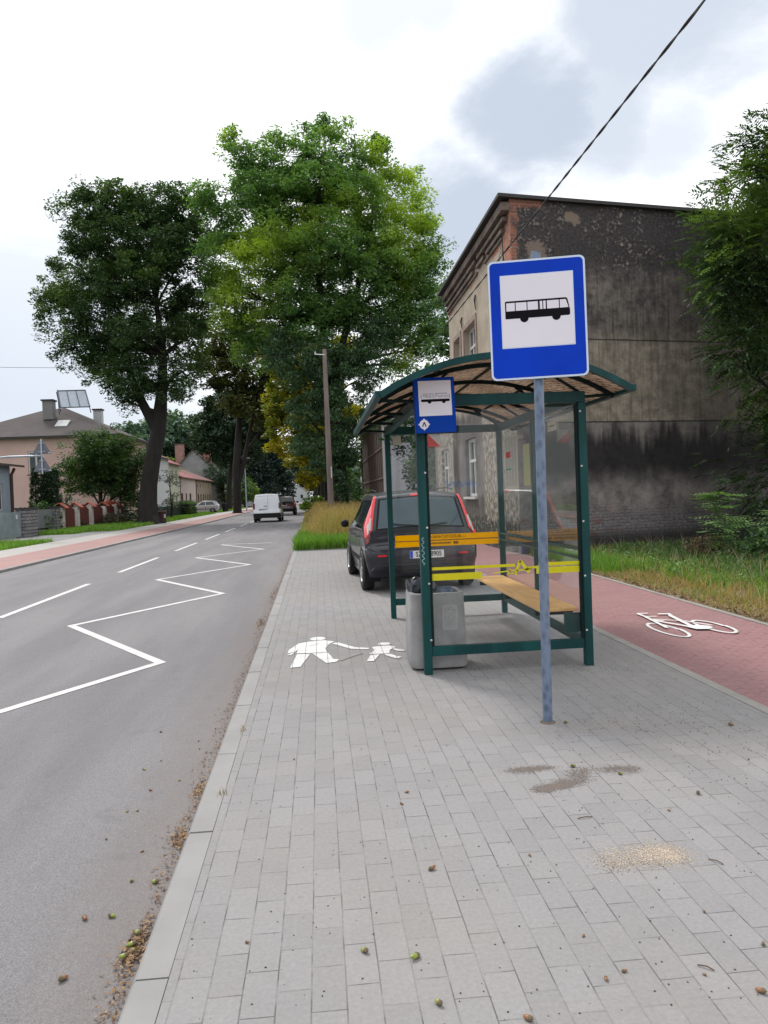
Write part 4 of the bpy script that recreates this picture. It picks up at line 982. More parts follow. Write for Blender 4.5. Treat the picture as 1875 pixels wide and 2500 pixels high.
def window(par, o, u, n, s0, s1, z0, z1, depth=.12, fw=.07, cols=2, rows=(), mat=None, sill=None, name='window'):
    o = Vector(o); u = Vector(u).normalized(); n = Vector(n).normalized(); mat = mat or m_wframe
    def bx(b, a0, a1, b0, b1, d0, d1):
        vs = [o + u * s + Vector((0, 0, z)) - n * d for d in (d0, d1) for s, z in ((a0, b0), (a1, b0), (a1, b1), (a0, b1))]
        b.add(vs, [(0, 3, 2, 1), (4, 5, 6, 7), (0, 1, 5, 4), (1, 2, 6, 5), (2, 3, 7, 6), (3, 0, 4, 7)])
    b = MB(); e = .002
    bx(b, s0 + e, s0 + fw, z0 + e, z1 - e, depth - .05, depth); bx(b, s1 - fw, s1 - e, z0 + e, z1 - e, depth - .05, depth)
    bx(b, s0 + fw, s1 - fw, z0 + e, z0 + fw, depth - .049, depth); bx(b, s0 + fw, s1 - fw, z1 - fw, z1 - e, depth - .049, depth)
    for c in range(1, cols):
        sc_ = s0 + (s1 - s0) * c / cols; bx(b, sc_ - fw * .5, sc_ + fw * .5, z0 + fw, z1 - fw, depth - .047, depth)
    for r_ in rows: bx(b, s0 + fw, s1 - fw, z0 + (z1 - z0) * r_ - fw * .5, z0 + (z1 - z0) * r_ + fw * .5, depth - .055, depth)
    w = b.build(name, mat, par)
    b = MB(); bx(b, s0 + .01, s1 - .01, z0 + .01, z1 - .01, depth - .012, depth - .006); b.build('pane', m_wpane, w)
    if sill: b = MB(); bx(b, s0 - .08, s1 + .08, z0 - .07, z0 - .003, -.10, depth - .05); b.build('sill', sill, w)
    return w
def slab(b, pts, th, m=0):
    n = len(pts); nrm = (Vector(pts[1]) - Vector(pts[0])).cross(Vector(pts[2]) - Vector(pts[0])).normalized()
    if nrm.z < 0: nrm = -nrm
    lo = [Vector(p) for p in pts]; hi = [p + nrm * th for p in lo]
    return b.add(lo + hi, [tuple(range(n))[::-1], tuple(range(n, 2 * n))] + [(i, (i + 1) % n, n + (i + 1) % n, n + i) for i in range(n)], m)
def sooty_wall():
    m, t, b = newmat('sooty_gable'); P = t.obj(); s = t.new('ShaderNodeSeparateXYZ', n_0=P); X, Z = s.outputs[0], s.outputs[2]
    V = t.new('ShaderNodeCombineXYZ', n_0=X, n_1=Z).outputs[0]
    n1 = t.noise(V, .9, 5, .6); n2 = t.noise(V, 3.5, 6, .68); n3 = t.noise(V, 14, 5, .7); nf = t.noise(V, 60, 3, .7)
    vs = t.noise(t.scale(V, (1.7, .22, 1)), 1.0, 5, .58)      # vertical run-off streaks
    vf = t.noise(t.scale(V, (12, .7, 1)), 1.0, 4, .6)
    zz = t.math('ADD', Z, t.math('MULTIPLY', t.math('SUBTRACT', n1, .5), .9))
    tan = t.mix(t.step(n2, .3, .7), (.20, .172, .14), (.40, .35, .285))
    tan = t.mix(t.math('MULTIPLY', t.step(vf, .45, .72), .55), tan, (.10, .085, .075))
    dark = t.mix(t.step(n2, .35, .75), (.028, .026, .030), (.105, .095, .092))
    mid = t.mix(t.math('MULTIPLY', t.step(vf, .4, .7), .6), t.mix(t.step(t.math('ADD', t.math('MULTIPLY', n2, .6), t.math('MULTIPLY', n1, .4)), .36, .62), (.062, .057, .057), (.24, .21, .185)), (.04, .036, .036))
    # upper dark band with flaking pale plaster
    up = t.mix(t.math('MULTIPLY', t.step(t.math('ADD', t.math('MULTIPLY', n2, .55), t.math('MULTIPLY', n3, .45)), .545, .60), t.step(n1, .40, .62)), t.mix(t.step(n3, .3, .7), (.040, .037, .040), (.085, .077, .075)), (.33, .28, .245))
    col = t.mix(t.step(zz, 6.2, 6.9), mid, up)
    col = t.mix(t.step(zz, 5.35, 4.75), col, tan)
    # soot curtain under the seam at z=3
    zs = t.math('ADD', Z, t.math('MULTIPLY', t.math('SUBTRACT', vs, .5), -4.2))
    soot = t.math('MULTIPLY', t.step(zs, 3.5, 2.5), t.step(t.math('ADD', Z, t.math('MULTIPLY', t.math('SUBTRACT', vs, .5), 1.2)), 1.25, 2.0))
    soot = t.math('MULTIPLY', soot, t.step(Z, 3.04, 3.0)); soot = t.math('MULTIPLY', soot, t.math('SUBTRACT', 1.0, t.math('MULTIPLY', t.step(t.math('ADD', Z, t.math('MULTIPLY', t.math('SUBTRACT', t.noise(t.scale(V, (2.6, .12, 1)), 1.0, 4, .6), .5), 2.6)), 2.5, 3.15), .85)))
    lower = t.mix(t.step(t.math('ADD', t.math('MULTIPLY', n2, .5), t.math('MULTIPLY', vs, .5)), .36, .62), (.13, .12, .115), (.34, .31, .285))
    col = t.mix(t.step(Z, 3.02, 3.0), col, lower)
    col = t.mix(t.math('MULTIPLY', soot, .9), col, (.016, .015, .018))
    # brick courses showing through near the foot
    bk = brick(t, V, .26, .075, .010, (.26, .07, .045), (.17, .08, .06), (.15, .14, .135), smooth=.3)
    foot = t.step(zz, 1.25, .55)
    grime = t.mix(t.step(n3, .3, .7), (.13, .12, .13), (.29, .27, .275))
    grime = t.mix(t.math('MULTIPLY', bk.outputs['Fac'], .45), grime, (.06, .056, .058))
    red = t.math('MULTIPLY', t.math('MULTIPLY', t.step(X, 3.0, 2.0), t.step(t.math('ADD', t.math('MULTIPLY', n1, .5), t.math('MULTIPLY', n2, .5)), .50, .56)), .85)
    brk = t.mix(red, grime, bk.outputs['Color'])
    col = t.mix(foot, col, brk)
    col = t.mix(t.step(Z, .55, .2), col, (.05, .048, .05))
    # wall colour darkens towards the right, with a ragged edge
    col = t.mix(t.math('MULTIPLY', t.step(t.math('ADD', X, t.math('MULTIPLY', n1, 3)), 4.6, 7.0), .65), col, (.022, .020, .022))
    # seams between plaster lifts and two ragged bare patches by the corner
    for z0 in (4.93, 3.0):
        ln = t.math('LESS_THAN', t.math('ABSOLUTE', t.math('SUBTRACT', t.math('ADD', Z, t.math('MULTIPLY', n2, .03)), z0 + .015)), .018); col = t.mix(t.math('MULTIPLY', ln, .75), col, (.02, .018, .018))
    for (cx, cz, rx_, rz_, cc) in ((.50, 6.35, .42, .20, (.27, .235, .165)), (.62, 6.85, .24, .30, (.23, .18, .15)), (1.55, 7.72, .20, .14, (.24, .19, .145))):
        dx = t.math('DIVIDE', t.math('SUBTRACT', X, cx), rx_); dz = t.math('DIVIDE', t.math('SUBTRACT', Z, cz), rz_)
        r_ = t.math('ADD', t.math('SQRT', t.math('ADD', t.math('MULTIPLY', dx, dx), t.math('MULTIPLY', dz, dz))), t.math('MULTIPLY', t.math('SUBTRACT', t.math('ADD', t.math('MULTIPLY', n2, .6), t.math('MULTIPLY', n3, .4)), .5), 3.4))
        col = t.mix(t.math('MULTIPLY', t.step(r_, 1.0, .86), .85), col, cc)
    bk2 = brick(t, V, .25, .075, .012, (.34, .12, .08), (.22, .09, .065), (.24, .19, .16), smooth=.3)
    cz_ = t.math('ADD', X, t.math('MULTIPLY', t.math('SUBTRACT', n2, .5), .5))
    near_top = t.math('MULTIPLY', t.step(t.math('ADD', Z, t.math('MULTIPLY', n2, .3)), 8.0, 8.06), t.step(cz_, .95, .6))
    col = t.mix(t.math('MAXIMUM', near_top, t.math('MULTIPLY', t.math('MULTIPLY', t.step(cz_, .20, .12), t.step(n1, .44, .54)), t.step(Z, 3.6, 4.2))), col, bk2.outputs['Color'])
    col = t.mix(1.0, col, t.mix(nf, (.72,) * 3, (1.28,) * 3), 'MULTIPLY')
    t.put(b.inputs['Base Color'], col); b.inputs['Roughness'].default_value = .93; b.inputs['Specular IOR Level'].default_value = .15
    hh = t.math('ADD', t.math('MULTIPLY', n3, .6), t.math('MULTIPLY', n2, 1.0)); t.put(b.inputs['Normal'], t.bump(t.math('SUBTRACT', hh, t.math('MULTIPLY', bk.outputs['Fac'], foot)), .6, .03)); return m
def facade_mat():
    m, t, b = newmat('old_facade'); P = t.obj(); s = t.new('ShaderNodeSeparateXYZ', n_0=P); Y, Z = s.outputs[1], s.outputs[2]
    V = t.new('ShaderNodeCombineXYZ', n_0=Y, n_1=Z).outputs[0]
    n1 = t.noise(V, 1.2, 5, .6); n2 = t.noise(V, 6, 6, .7); nf = t.noise(V, 50, 3, .7); vs = t.noise(t.scale(V, (5, .5, 1)), 1, 4, .6)
    cream = t.mix(t.step(n1, .35, .7), (.34, .285, .225), (.44, .38, .31)); cream = t.mix(t.math('MULTIPLY', t.step(n2, .6, .72), .35), cream, (.22, .17, .14))
    dark = t.mix(t.step(n1, .3, .7), (.085, .075, .075), (.16, .14, .13)); dark = t.mix(t.math('MULTIPLY', t.step(vs, .5, .7), .6), dark, (.05, .045, .045))
    pale = t.mix(t.step(n2, .42, .60), (.13, .115, .10), (.36, .31, .26))
    low = t.mix(t.step(t.math('ADD', Y, t.math('MULTIPLY', n1, .4)), 4.0, 3.7), dark, pale)
    low = t.mix(t.step(t.math('ADD', Z, t.math('MULTIPLY', n2, .7)), 1.3, .9), low, t.mix(t.step(n2, .5, .62), (.035, .034, .033), (.20, .19, .17)))
    col = t.mix(t.step(t.math('ADD', Z, t.math('MULTIPLY', n1, .5)), 3.9, 4.3), low, cream)
    bk = brick(t, V, .25, .075, .009, (.42, .13, .08), (.30, .12, .085), (.27, .21, .17), smooth=.3)
    cor = t.step(t.math('ADD', Y, t.math('MULTIPLY', t.math('SUBTRACT', n2, .5), .35)), .72, .62)
    topb = t.math('MULTIPLY', t.step(Z, 7.15, 7.3), t.step(n1, .50, .56))
    col = t.mix(t.math('MAXIMUM', t.math('MULTIPLY', cor, t.step(Z, 3.6, 4.0)), topb), col, t.mix(t.math('MULTIPLY', t.step(n2, .45, .6), .5), bk.outputs['Color'], (.36, .28, .23)))
    col = t.mix(1.0, col, t.mix(nf, (.8,) * 3, (1.2,) * 3), 'MULTIPLY')
    t.put(b.inputs['Base Color'], col); b.inputs['Roughness'].default_value = .92; b.inputs['Specular IOR Level'].default_value = .15
    t.put(b.inputs['Normal'], t.bump(n2, .5, .02)); return m
def plank_mat(name, a, c, w=.16):
    m, t, b = newmat(name); P = t.obj(); s = t.new('ShaderNodeSeparateXYZ', n_0=P); h = t.math('ADD', s.outputs[0], s.outputs[1])
    fr = t.math('FRACT', t.math('DIVIDE', h, w)); gap = t.math('LESS_THAN', fr, .08)
    n = t.noise(t.scale(P, (4, 4, .4)), 1.5, 4, .6); col = t.mix(n, a, c); col = t.mix(gap, col, tuple(x * .25 for x in a))
    t.put(b.inputs['Base Color'], col); b.inputs['Roughness'].default_value = .85; return m
m_sooty = sooty_wall(); m_facade = facade_mat()
m_tar = M('tar_edge', (.035, .033, .035), .7, var=.2); m_corn = M('cornice_plaster', (.13, .10, .085), .9, var=.5, scale=4, bump=.4, bscale=30)
bd = thing('old_building', (4.55, 17.2, 0), 'two storey derelict building with a soot blackened gable wall behind the bus shelter', 'building')
GA = R(11.6); gu = Vector((math.cos(GA), math.sin(GA), 0)); gn = Vector((math.sin(GA), -math.cos(GA), 0)); H = 8.05
b = MB(); GL = 15.5
NX, NZ = 62, 32
P0 = Vector((4.55, 17.2, 0)); vs = []
for j in range(NZ + 1):
    for i in range(NX + 1):
        w_ = random.gauss(0, .006) if 0 < i < NX else 0
        vs.append(P0 + gu * (GL * i / NX) + Vector((0, 0, H * j / NZ)) + gn * w_)
b.add(vs, [(j * (NX + 1) + i, j * (NX + 1) + i + 1, (j + 1) * (NX + 1) + i + 1, (j + 1) * (NX + 1) + i) for j in range(NZ) for i in range(NX)])
b.build('gable_wall', m_sooty, bd, smooth=True, fix=False)
E1 = P0 + gu * GL
o = (4.55, 17.2, 0); u = (0, 1, 0); n = (-1, 0, 0)
fh = [(4.65, 6.2, 1.32, 3.05), (4.05, 5.75, 4.55, 6.28), (6.35, 7.4, 4.55, 6.28)]
b = MB(); wallface(b, o, u, n, 8.3, H, fh, .22); wallface(b, (E1.x, E1.y, 0), (0, 1, 0), (1, 0, 0), 6, H); wallface(b, (4.55, 25.5, 0), (1, 0, 0), (0, 1, 0), 15, H)
b.build('facade_wall', m_facade, bd, fix=False)
window(bd, o, u, n, *fh[0], depth=.16, fw=.09, cols=2, rows=(.62,), mat=m_wframe, sill=m_wframe)
for h in fh[1:]:
    window(bd, o, u, n, *h, depth=.20, fw=.08, cols=3 if h[1] - h[0] > 1.4 else 2, rows=(.35, .68), mat=m_wframe)
for h in fh[1:]:
    s0, s1, z0, z1 = h; b = MB()
    for q in ((s0 - .14, s0, z0, z1 + .14), (s1, s1 + .14, z0, z1 + .14), (s0, s1, z1, z1 + .14)):
        b.box(4.55 - .03, 4.549, 17.2 + q[0], 17.2 + q[1], q[2], q[3])
    b.build('window_surround', M('surround_plaster', (.27, .20, .17), .9, var=.2), bd)
# worn stepped cornice
for k, (dz0, dz1, dd, segs) in enumerate(((7.36, 7.42, .05, [(.7, 2.6), (3.5, 8.28)]), (7.47, 7.56, .09, [(.5, 2.2), (2.5, 3.4), (3.9, 8.28)]), (7.63, 7.72, .13, [(.2, 3.1), (3.35, 8.28)]), (7.80, 7.98, .20, [(.0, 8.28)]))):
    b = MB()
    for a0, a1 in segs:
        b.box(4.55 - dd, 4.546, 17.2 + a0, 17.2 + a1, dz0, dz1)
    b.build('cornice_moulding', m_corn, bd)
b = MB(); q0 = P0 + Vector((-.32, -.05, H)); q1 = E1 + gn * .14 + Vector((.2, 0, H)); q2 = Vector((E1.x + .2, 27, H)); q3 = Vector((4.23, 25.7, H))
b2_ = q0 + gn * .12; slab(b, [b2_, q1, q2, q3], .075); b.build('roof', m_tar, bd)
b = MB(); b.tube([(4.535, 17.2 + .72 + .03 * math.sin(i), 8.0 - i * .22) for i in range(20)], .012, 5); b.build('wall_cable', m_tar, bd)
for (yy, zz_, k) in ((1.7 + 17.2, 6.35, 1), (3.9 + 17.2, 6.9, -1), (5.9 + 17.2, 6.75, 1)):
    b = MB(); b.tube([(4.53, yy, zz_), (4.50, yy + .05 * k, zz_ - .12), (4.51, yy - .02, zz_ - .25), (4.53, yy + .02, zz_ - .4)], [.02, .03, .018, .012], 6); b.build('wall_hook', m_tar, bd)
# lower rear wing
bw = thing('side_wing', (4.58, 25.5, 0), 'lower grimy wing of the derelict building seen through the shelter glass', 'building')
b = MB(); o2 = (4.58, 25.52, 0); wh = [(1.2, 2.6, 1.3, 3.0)]
wallface(b, o2, u, n, 4.2, 4.6, wh, .2); wallface(b, (4.58, 29.72, 0), (1, 0, 0), (0, 1, 0), 8, 4.6); b.build('wall', m_facade, bw, fix=False)
window(bw, o2, u, n, *wh[0], depth=.14, fw=.09, cols=2, rows=(.62,), sill=m_wframe)
b = MB(); slab(b, [(4.35, 25.52, 4.6), (12.6, 25.52, 4.7), (12.6, 30, 4.7), (4.35, 30, 4.6)], .1); b.build('roof', m_tar, bw)
# brown boarded shed with a pale pillar further along the cycle path
sd_ = thing('boarded_shed', (5.0, 44, 0), 'tall brown boarded shed beside the cycle path with a pale rendered pillar', 'shed')
m_brd = plank_mat('brown_boards', (.030, .017, .013), (.072, .040, .030), .35)
b = MB(); wallface(b, (4.72, 54.0, 0), (0, 1, 0), (-1, 0, 0), 26, 6.9); b.build('board_wall', m_brd, sd_, fix=False)
b = MB()
for i in range(14): b.box(4.68, 4.715, 55 + i * 1.8, 55.12 + i * 1.8, 0, 6.8)
for z in (2.6, 4.8): b.box(4.65, 4.675, 54.2, 79.5, z, z + .12)
b.build('timber_frame', M('weathered_timber', (.10, .065, .052), .9, var=.3), sd_)
b = MB(); b.box(4.60, 10, 47.8, 53.99, 0, 7.2); b.build('pale_pillar', M('pale_render', (.36, .35, .38), .9, var=.08, scale=1.5), sd_)
b = MB(); slab(b, [(4.35, 47.5, 7.21), (11, 47.5, 7.21), (11, 80.4, 7.21), (4.35, 80.4, 7.21)], .15); b.build('roof', m_tar, sd_)

# ---- houses across the road
def tiles(name, a, c, k=.3):
    m, t, b = newmat(name); P = t.obj(); s = t.new('ShaderNodeSeparateXYZ', n_0=P); n = t.noise(P, 1.3, 4, .6)
    w = t.math('PINGPONG', s.outputs[1], k / 2); w = t.step(w, 0, k * .15); col = t.mix(t.step(n, .3, .7), a, c); col = t.mix(t.math('MULTIPLY', t.math('SUBTRACT', 1.0, w), .55), col, tuple(x * .4 for x in a))
    t.put(b.inputs['Base Color'], col); b.inputs['Roughness'].default_value = .7; return m
m_rred = tiles('red_roof', (.20, .035, .038), (.30, .065, .065)); m_rdk = tiles('dark_red_roof', (.10, .035, .035), (.16, .055, .05), .5)
m_rgrey = M('grey_roof', (.072, .060, .060), .95, var=.28, scale=.7, bump=.2, bscale=6); m_rmar = tiles('maroon_roof', (.11, .025, .03), (.15, .035, .04))
m_pink = M('pink_render', (.62, .43, .385), .9, var=.10, scale=.5); m_cream = M('cream_render', (.52, .50, .40), .9, var=.06, scale=.8); m_lpink = M('pale_pink_render', (.55, .45, .43), .9, var=.05, scale=.8)
m_stone = M('stone_front', (.26, .21, .16), .9, var=.3, scale=3); m_wht = M('white_render', (.55, .56, .57), .9, var=.05); m_grw = M('grey_render', (.22, .22, .215), .9, var=.2, scale=.8)
m_brick = M('chimney_brick', (.24, .12, .09), .9, var=.3, scale=3); m_blueh = M('pale_blue_render', (.30, .36, .42), .9, var=.07); m_gut = M('brown_gutter', (.07, .035, .028), .5)
def chimney(par, x, y, z0, z1, w, mat=None):
    c = MB().box(x - w / 2, x + w / 2, y - w / 2, y + w / 2, z0, z1).build('chimney', mat or m_brick, par)
    MB().box(x - w * .62, x + w * .62, y - w * .62, y + w * .62, z1, z1 + .12).build('cap', m_tar, c); return c
def house(name, label, xf, y0, y1, depth, eave, rise, wall, roofm, fholes=(), sholes=(), over=.4, swall=None, fmat=None, cols=2, zwin=()):
    r = thing(name, (xf, y0, 0), label, 'house'); b = MB(); L = y1 - y0
    wallface(b, (xf, y0, 0), (0, 1, 0), (1, 0, 0), L, eave, fholes)
    b.build('wall', wall, r, fix=False); b = MB(); wallface(b, (xf - depth, y1, 0), (0, -1, 0), (-1, 0, 0), L, eave); b.build('wall', wall, r, fix=False)
    b = MB(); wallface(b, (xf, y0, 0), (-1, 0, 0), (0, -1, 0), depth, eave, sholes); b.add([(xf, y0, eave), (xf - depth, y0, eave), (xf - depth / 2, y0, eave + rise)], [(0, 1, 2)]); b.build('gable_wall', swall or wall, r, fix=False)
    b = MB(); wallface(b, (xf - depth, y1, 0), (1, 0, 0), (0, 1, 0), depth, eave); b.add([(xf, y1, eave), (xf - depth, y1, eave), (xf - depth / 2, y1, eave + rise)], [(0, 1, 2)]); b.build('gable_wall', swall or wall, r, fix=False)
    for h in fholes: window(r, (xf, y0, 0), (0, 1, 0), (1, 0, 0), *h, cols=cols, mat=fmat, fw=.10, depth=.1, name='door' if h[2] < .3 else 'window')
    for h in sholes: window(r, (xf, y0, 0), (-1, 0, 0), (0, -1, 0), *h, cols=cols, mat=fmat, fw=.10, depth=.1)
    b = MB(); k = rise / (depth / 2); e = over * k
    slab(b, [(xf + over, y0 - .25, eave - e), (xf + over, y1 + .25, eave - e), (xf - depth / 2, y1 + .25, eave + rise), (xf - depth / 2, y0 - .25, eave + rise)], .14)
    slab(b, [(xf - depth - over, y0 - .25, eave - e), (xf - depth - over, y1 + .25, eave - e), (xf - depth / 2, y1 + .25, eave + rise), (xf - depth / 2, y0 - .25, eave + rise)], .139)
    b.build('roof', roofm, r)
    b = MB(); b.tube([(xf + over + .06, y0 - .25, eave - e + .02), (xf + over + .06, y1 + .25, eave - e + .02)], .07, 6); b.tube([(xf + .08, y0 + .15, eave - .1), (xf + .08, y0 + .15, 0)], .05, 6); b.build('gutter', m_gut, r)
    return r
# pale blue house at the left edge
hb = thing('blue_house', (-17.5, 36, 0), 'pale blue house with a glazed bay cut by the left edge of the picture', 'house')
b = MB(); wallface(b, (-17.5, 33, 0), (0, 1, 0), (1, 0, 0), 12.6, 3.9, [(10.4, 11.5, 1.4, 2.9)]); wallface(b, (-17.5, 45.6, 0), (-1, 0, 0), (0, 1, 0), 9, 3.9); wallface(b, (-17.5, 33, 0), (-1, 0, 0), (0, -1, 0), 9, 3.9); b.build('wall', m_blueh, hb, fix=False)
window(hb, (-17.5, 33, 0), (0, 1, 0), (1, 0, 0), 10.4, 11.5, 1.4, 2.9, cols=2)
b = MB(); slab(b, [(-16.9, 32.6, 3.82), (-16.9, 46.2, 3.82), (-22, 46.2, 4.5), (-22, 32.6, 4.5)], .12); b.build('roof', M('brown_roof', (.10, .07, .06), .8, var=.2), hb)
b = MB(); b.tube([(-17.2, 45.5, 3.75), (-17.40, 45.55, 3.4), (-17.42, 45.55, 0)], .08, 8); b.build('downpipe', m_gut, hb)
b = MB(); b.box(-22, -17.9, 36, 45.0, 4.35, 6.2); by = b.build('glazed_bay', M('bay_glass', (.30, .38, .40), .15, var=.25, scale=1.2), hb)
b = MB()
for yy in (38, 40, 42, 43.5, 45.0): b.box(-17.92, -17.84, yy - .07, yy + .07, 4.3, 6.2)
b.box(-17.93, -17.85, 36, 45.1, 5.0, 5.08).box(-22, -17.80, 35.9, 45.15, 6.2, 6.34); b.build('bay_frame', m_wht, by)
# pink house with shallow grey hip roof
hp = thing('pink_house', (-16.5, 65.6, 0), 'large salmon pink two storey house with a low grey hipped roof', 'house')
x0, x1, y0, y1, ez = -30, -16.5, 65.6, 76.5, 7.35
sw = [(5.9, 7.2, 4.2, 6.1), (5.4, 6.5, 1.2, 2.8)]; fw_ = [(1.4, 1.8, 6.4, 6.7), (4.2, 4.6, 6.3, 6.6), (1.2, 2.4, 1.4, 3.1), (4.6, 5.8, 1.4, 3.1), (5.0, 6.1, 4.1, 5.6)]
b = MB(); wallface(b, (x1, y0, 0), (-1, 0, 0), (0, -1, 0), x1 - x0, ez, sw); wallface(b, (x1, y0, 0), (0, 1, 0), (1, 0, 0), y1 - y0, ez, fw_); wallface(b, (x0, y1, 0), (1, 0, 0), (0, 1, 0), x1 - x0, ez); wallface(b, (x0, y0, 0), (0, 1, 0), (-1, 0, 0), y1 - y0, ez); b.build('wall', m_pink, hp, fix=False)
for h in sw: window(hp, (x1, y0, 0), (-1, 0, 0), (0, -1, 0), *h, cols=2, fw=.14, sill=m_gut)
for h in fw_: window(hp, (x1, y0, 0), (0, 1, 0), (1, 0, 0), *h, cols=1 if h[1] - h[0] < .6 else 2, fw=.06 if h[1] - h[0] < .6 else .12, mat=m_brownf, sill=None)
e = .55; ra = (-24.0, 71.2, 10.15); rb = (-22.2, 71.0, 10.25); c = [(x1 + e, y0 - e, ez - .05), (x1 + e, y1 + e, ez - .05), (x0 - e, y1 + e, ez - .05), (x0 - e, y0 - e, ez - .05)]
b = MB(); b.add(c + [ra, rb], [(0, 5, 4, 3), (0, 1, 5), (1, 2, 4, 5), (2, 3, 4), (0, 3, 2, 1)]); b.build('roof', m_rgrey, hp)
b = MB()
for p, q in ((c[0], c[1]), (c[0], c[3])): b.bar(Vector(p) + Vector((0, 0, -.09)), Vector(q) + Vector((0, 0, -.09)), .16, .16)
b.build('eaves_board', m_tar, hp)
b = MB(); b.tube([(x1 + .1, y0 - .1, 7.2), (x1 + .1, y0 - .1, 0)], .08, 6); b.build('downpipe', m_tar, hp)
chimney(hp, -22.9, 68.9, 9.0, 10.6, .85, m_grw); chimney(hp, -19.5, 71.5, 8.7, 10.0, .7, m_wht)
b = MB(); slab(b, [(-21.9, 67.0, 8.15), (-20.9, 67.0, 8.15), (-20.9, 68.1, 8.75), (-21.9, 68.1, 8.75)], .12); b.build('skylight', m_wht, hp)
st_ = thing('solar_frame', (-20.8, 69, 9.6), 'tilted solar collector frame standing on the grey roof', 'solar panel')
b = MB(); A_ = [(-21.9, 68.2, 11.35), (-19.6, 68.2, 11.35), (-18.9, 66.9, 9.75), (-21.3, 66.9, 9.75)]
slab(b, A_, .03); b.build('collector', M('collector_glass', (.38, .43, .50), .12, var=.1), st_)
b = MB()
for p, q in ((0, 1), (1, 2), (2, 3), (3, 0)): b.bar(Vector(A_[p]) + Vector((0, -.03, .03)), Vector(A_[q]) + Vector((0, -.03, .03)), .08, .08)
for s_ in (.33, .66): b.bar(Vector(A_[0]).lerp(Vector(A_[1]), s_) + Vector((0, -.04, .04)), Vector(A_[3]).lerp(Vector(A_[2]), s_) + Vector((0, -.04, .04)), .05, .05)
b.bar((-21.95, 68.3, 11.5), (-22.1, 69.0, 9.4), .06, .06); b.bar((-22.0, 68.2, 11.3), (-21.5, 67.5, 9.5), .06, .06); b.bar((-19.6, 68.3, 11.3), (-19.6, 69.6, 9.6), .06, .06)
b.build('support_frame', M('dark_steel', (.06, .06, .075), .5), st_)
hr = house('maroon_roof_house', 'house with a maroon roof mostly hidden behind the salmon pink house', -27, 78, 92, 18, 7.6, 3.0, m_grw, m_rmar)
chimney(hr, -40.5, 84, 9, 11.6, .9)
house('cream_house', 'narrow cream two storey house with a bright red roof right of the oak trunk', -19.2, 99.5, 109, 9, 6.6, 2.2, m_cream, m_rred, [(4.3, 5.3, 3.9, 5.8), (6.9, 7.9, 3.9, 5.8), (6.6, 7.7, .1, 2.4), (2.0, 3.2, 1.2, 2.6)], swall=m_grw, cols=1)
house('white_house', 'white house wall glimpsed just behind the oak trunk', -18.6, 88.5, 98.5, 9, 6.9, 1.8, m_wht, m_rdk, cols=1)
house('pink_cottage', 'pale pink single storey cottage with dark red doors and red roof', -19.2, 109.05, 123, 9, 5.0, 2.0, m_lpink, m_rred, [(1.0, 2.6, .1, 2.7), (4.6, 5.7, .6, 2.7), (8.0, 9.6, .1, 2.7)], cols=1, fmat=m_door)
house('stone_cottage', 'brown stone single storey cottage with a dull dark red roof', -19.2, 123.05, 141, 9, 5.0, 2.0, m_stone, m_rdk, [(2 + i * 2.6, 3.1 + i * 2.6, .9, 2.6) for i in range(6)] + [(1.6 + i * 3, 2.2 + i * 3, 3.7, 4.2) for i in range(5)], cols=1, fmat=m_brownf)
hg = house('grey_roof_house', 'distant house with long dark grey roof and two brick chimneys', -17.5, 148, 160, 11.5, 5.2, 6.0, m_grw, m_rgrey, cols=1)
chimney(hg, -26.0, 149.5, 8, 12.4, 1.5, M('pink_brick', (.30, .17, .14), .9, var=.2)); chimney(hg, -21.3, 150.5, 8, 12.2, 1.9)
house('pale_gable_house', 'pale plain gable of a house behind the dark roadside tree', -12.8, 165, 178, 9, 8.0, 3.2, m_wht, m_rgrey, cols=1)
house('grey_house', 'plain grey house on the right side of the road beyond the path trees', 17, 118, 135, 9.6, 6.5, 2.0, m_grw, m_rdk, cols=1)
house('far_white_house', 'tiny white house where the road ends', -3.2, 262, 272, 9, 3.6, 2.2, m_wht, m_grw, [(1, 2, 1, 2.4), (6, 7, 1, 2.4)], [(2, 3, 1, 2.4), (5, 6, 1, 2.4)], cols=1)

# ------------------------------------------------------------------ fences across the road
m_pick = M('grey_pickets', (.22, .27, .28), .8, var=.2, scale=2)
fp = thing('picket_fence', (-15, 34, 0), 'grey green picket fence at the left edge of the picture', 'fence')
b = MB(); y = 33.0
while y < 40.1: b.box(-15.012, -14.988, y, y + .085, .05, 1.28 + .02 * math.sin(y * 5)); y += .125
b.build('pickets', m_pick, fp)
b = MB(); b.box(-15.06, -15.015, 33, 40.2, .3, .38).box(-15.06, -15.015, 33, 40.2, 1.0, 1.08); b.build('rails', m_pick, fp)
lb = MB().box(-14.985, -14.975, 39.5, 39.72, .95, 1.15).build('number_sign', m_wht, fp)
sw_ = thing('stone_gateposts', (-15, 41, 0), 'grey stone gateposts with a flat grey gate between pickets and red fence', 'gate')
def blockstone():
    m, t, b = newmat('split_stone'); P = t.obj(); s = t.new('ShaderNodeSeparateXYZ', n_0=P); V = t.new('ShaderNodeCombineXYZ', n_0=t.math('ADD', s.outputs[0], s.outputs[1]), n_1=s.outputs[2]).outputs[0]
    bk = brick(t, V, .45, .17, .02, (.17, .165, .18), (.27, .26, .27), (.06, .06, .06)); n = t.noise(P, 6, 4, .6)
    t.put(b.inputs['Base Color'], t.mix(1.0, bk.outputs['Color'], t.mix(n, (.7,) * 3, (1.3,) * 3), 'MULTIPLY')); b.inputs['Roughness'].default_value = .9; t.put(b.inputs['Normal'], t.bump(t.math('SUBTRACT', n, bk.outputs['Fac']), .8, .05)); return m
m_bst = blockstone()
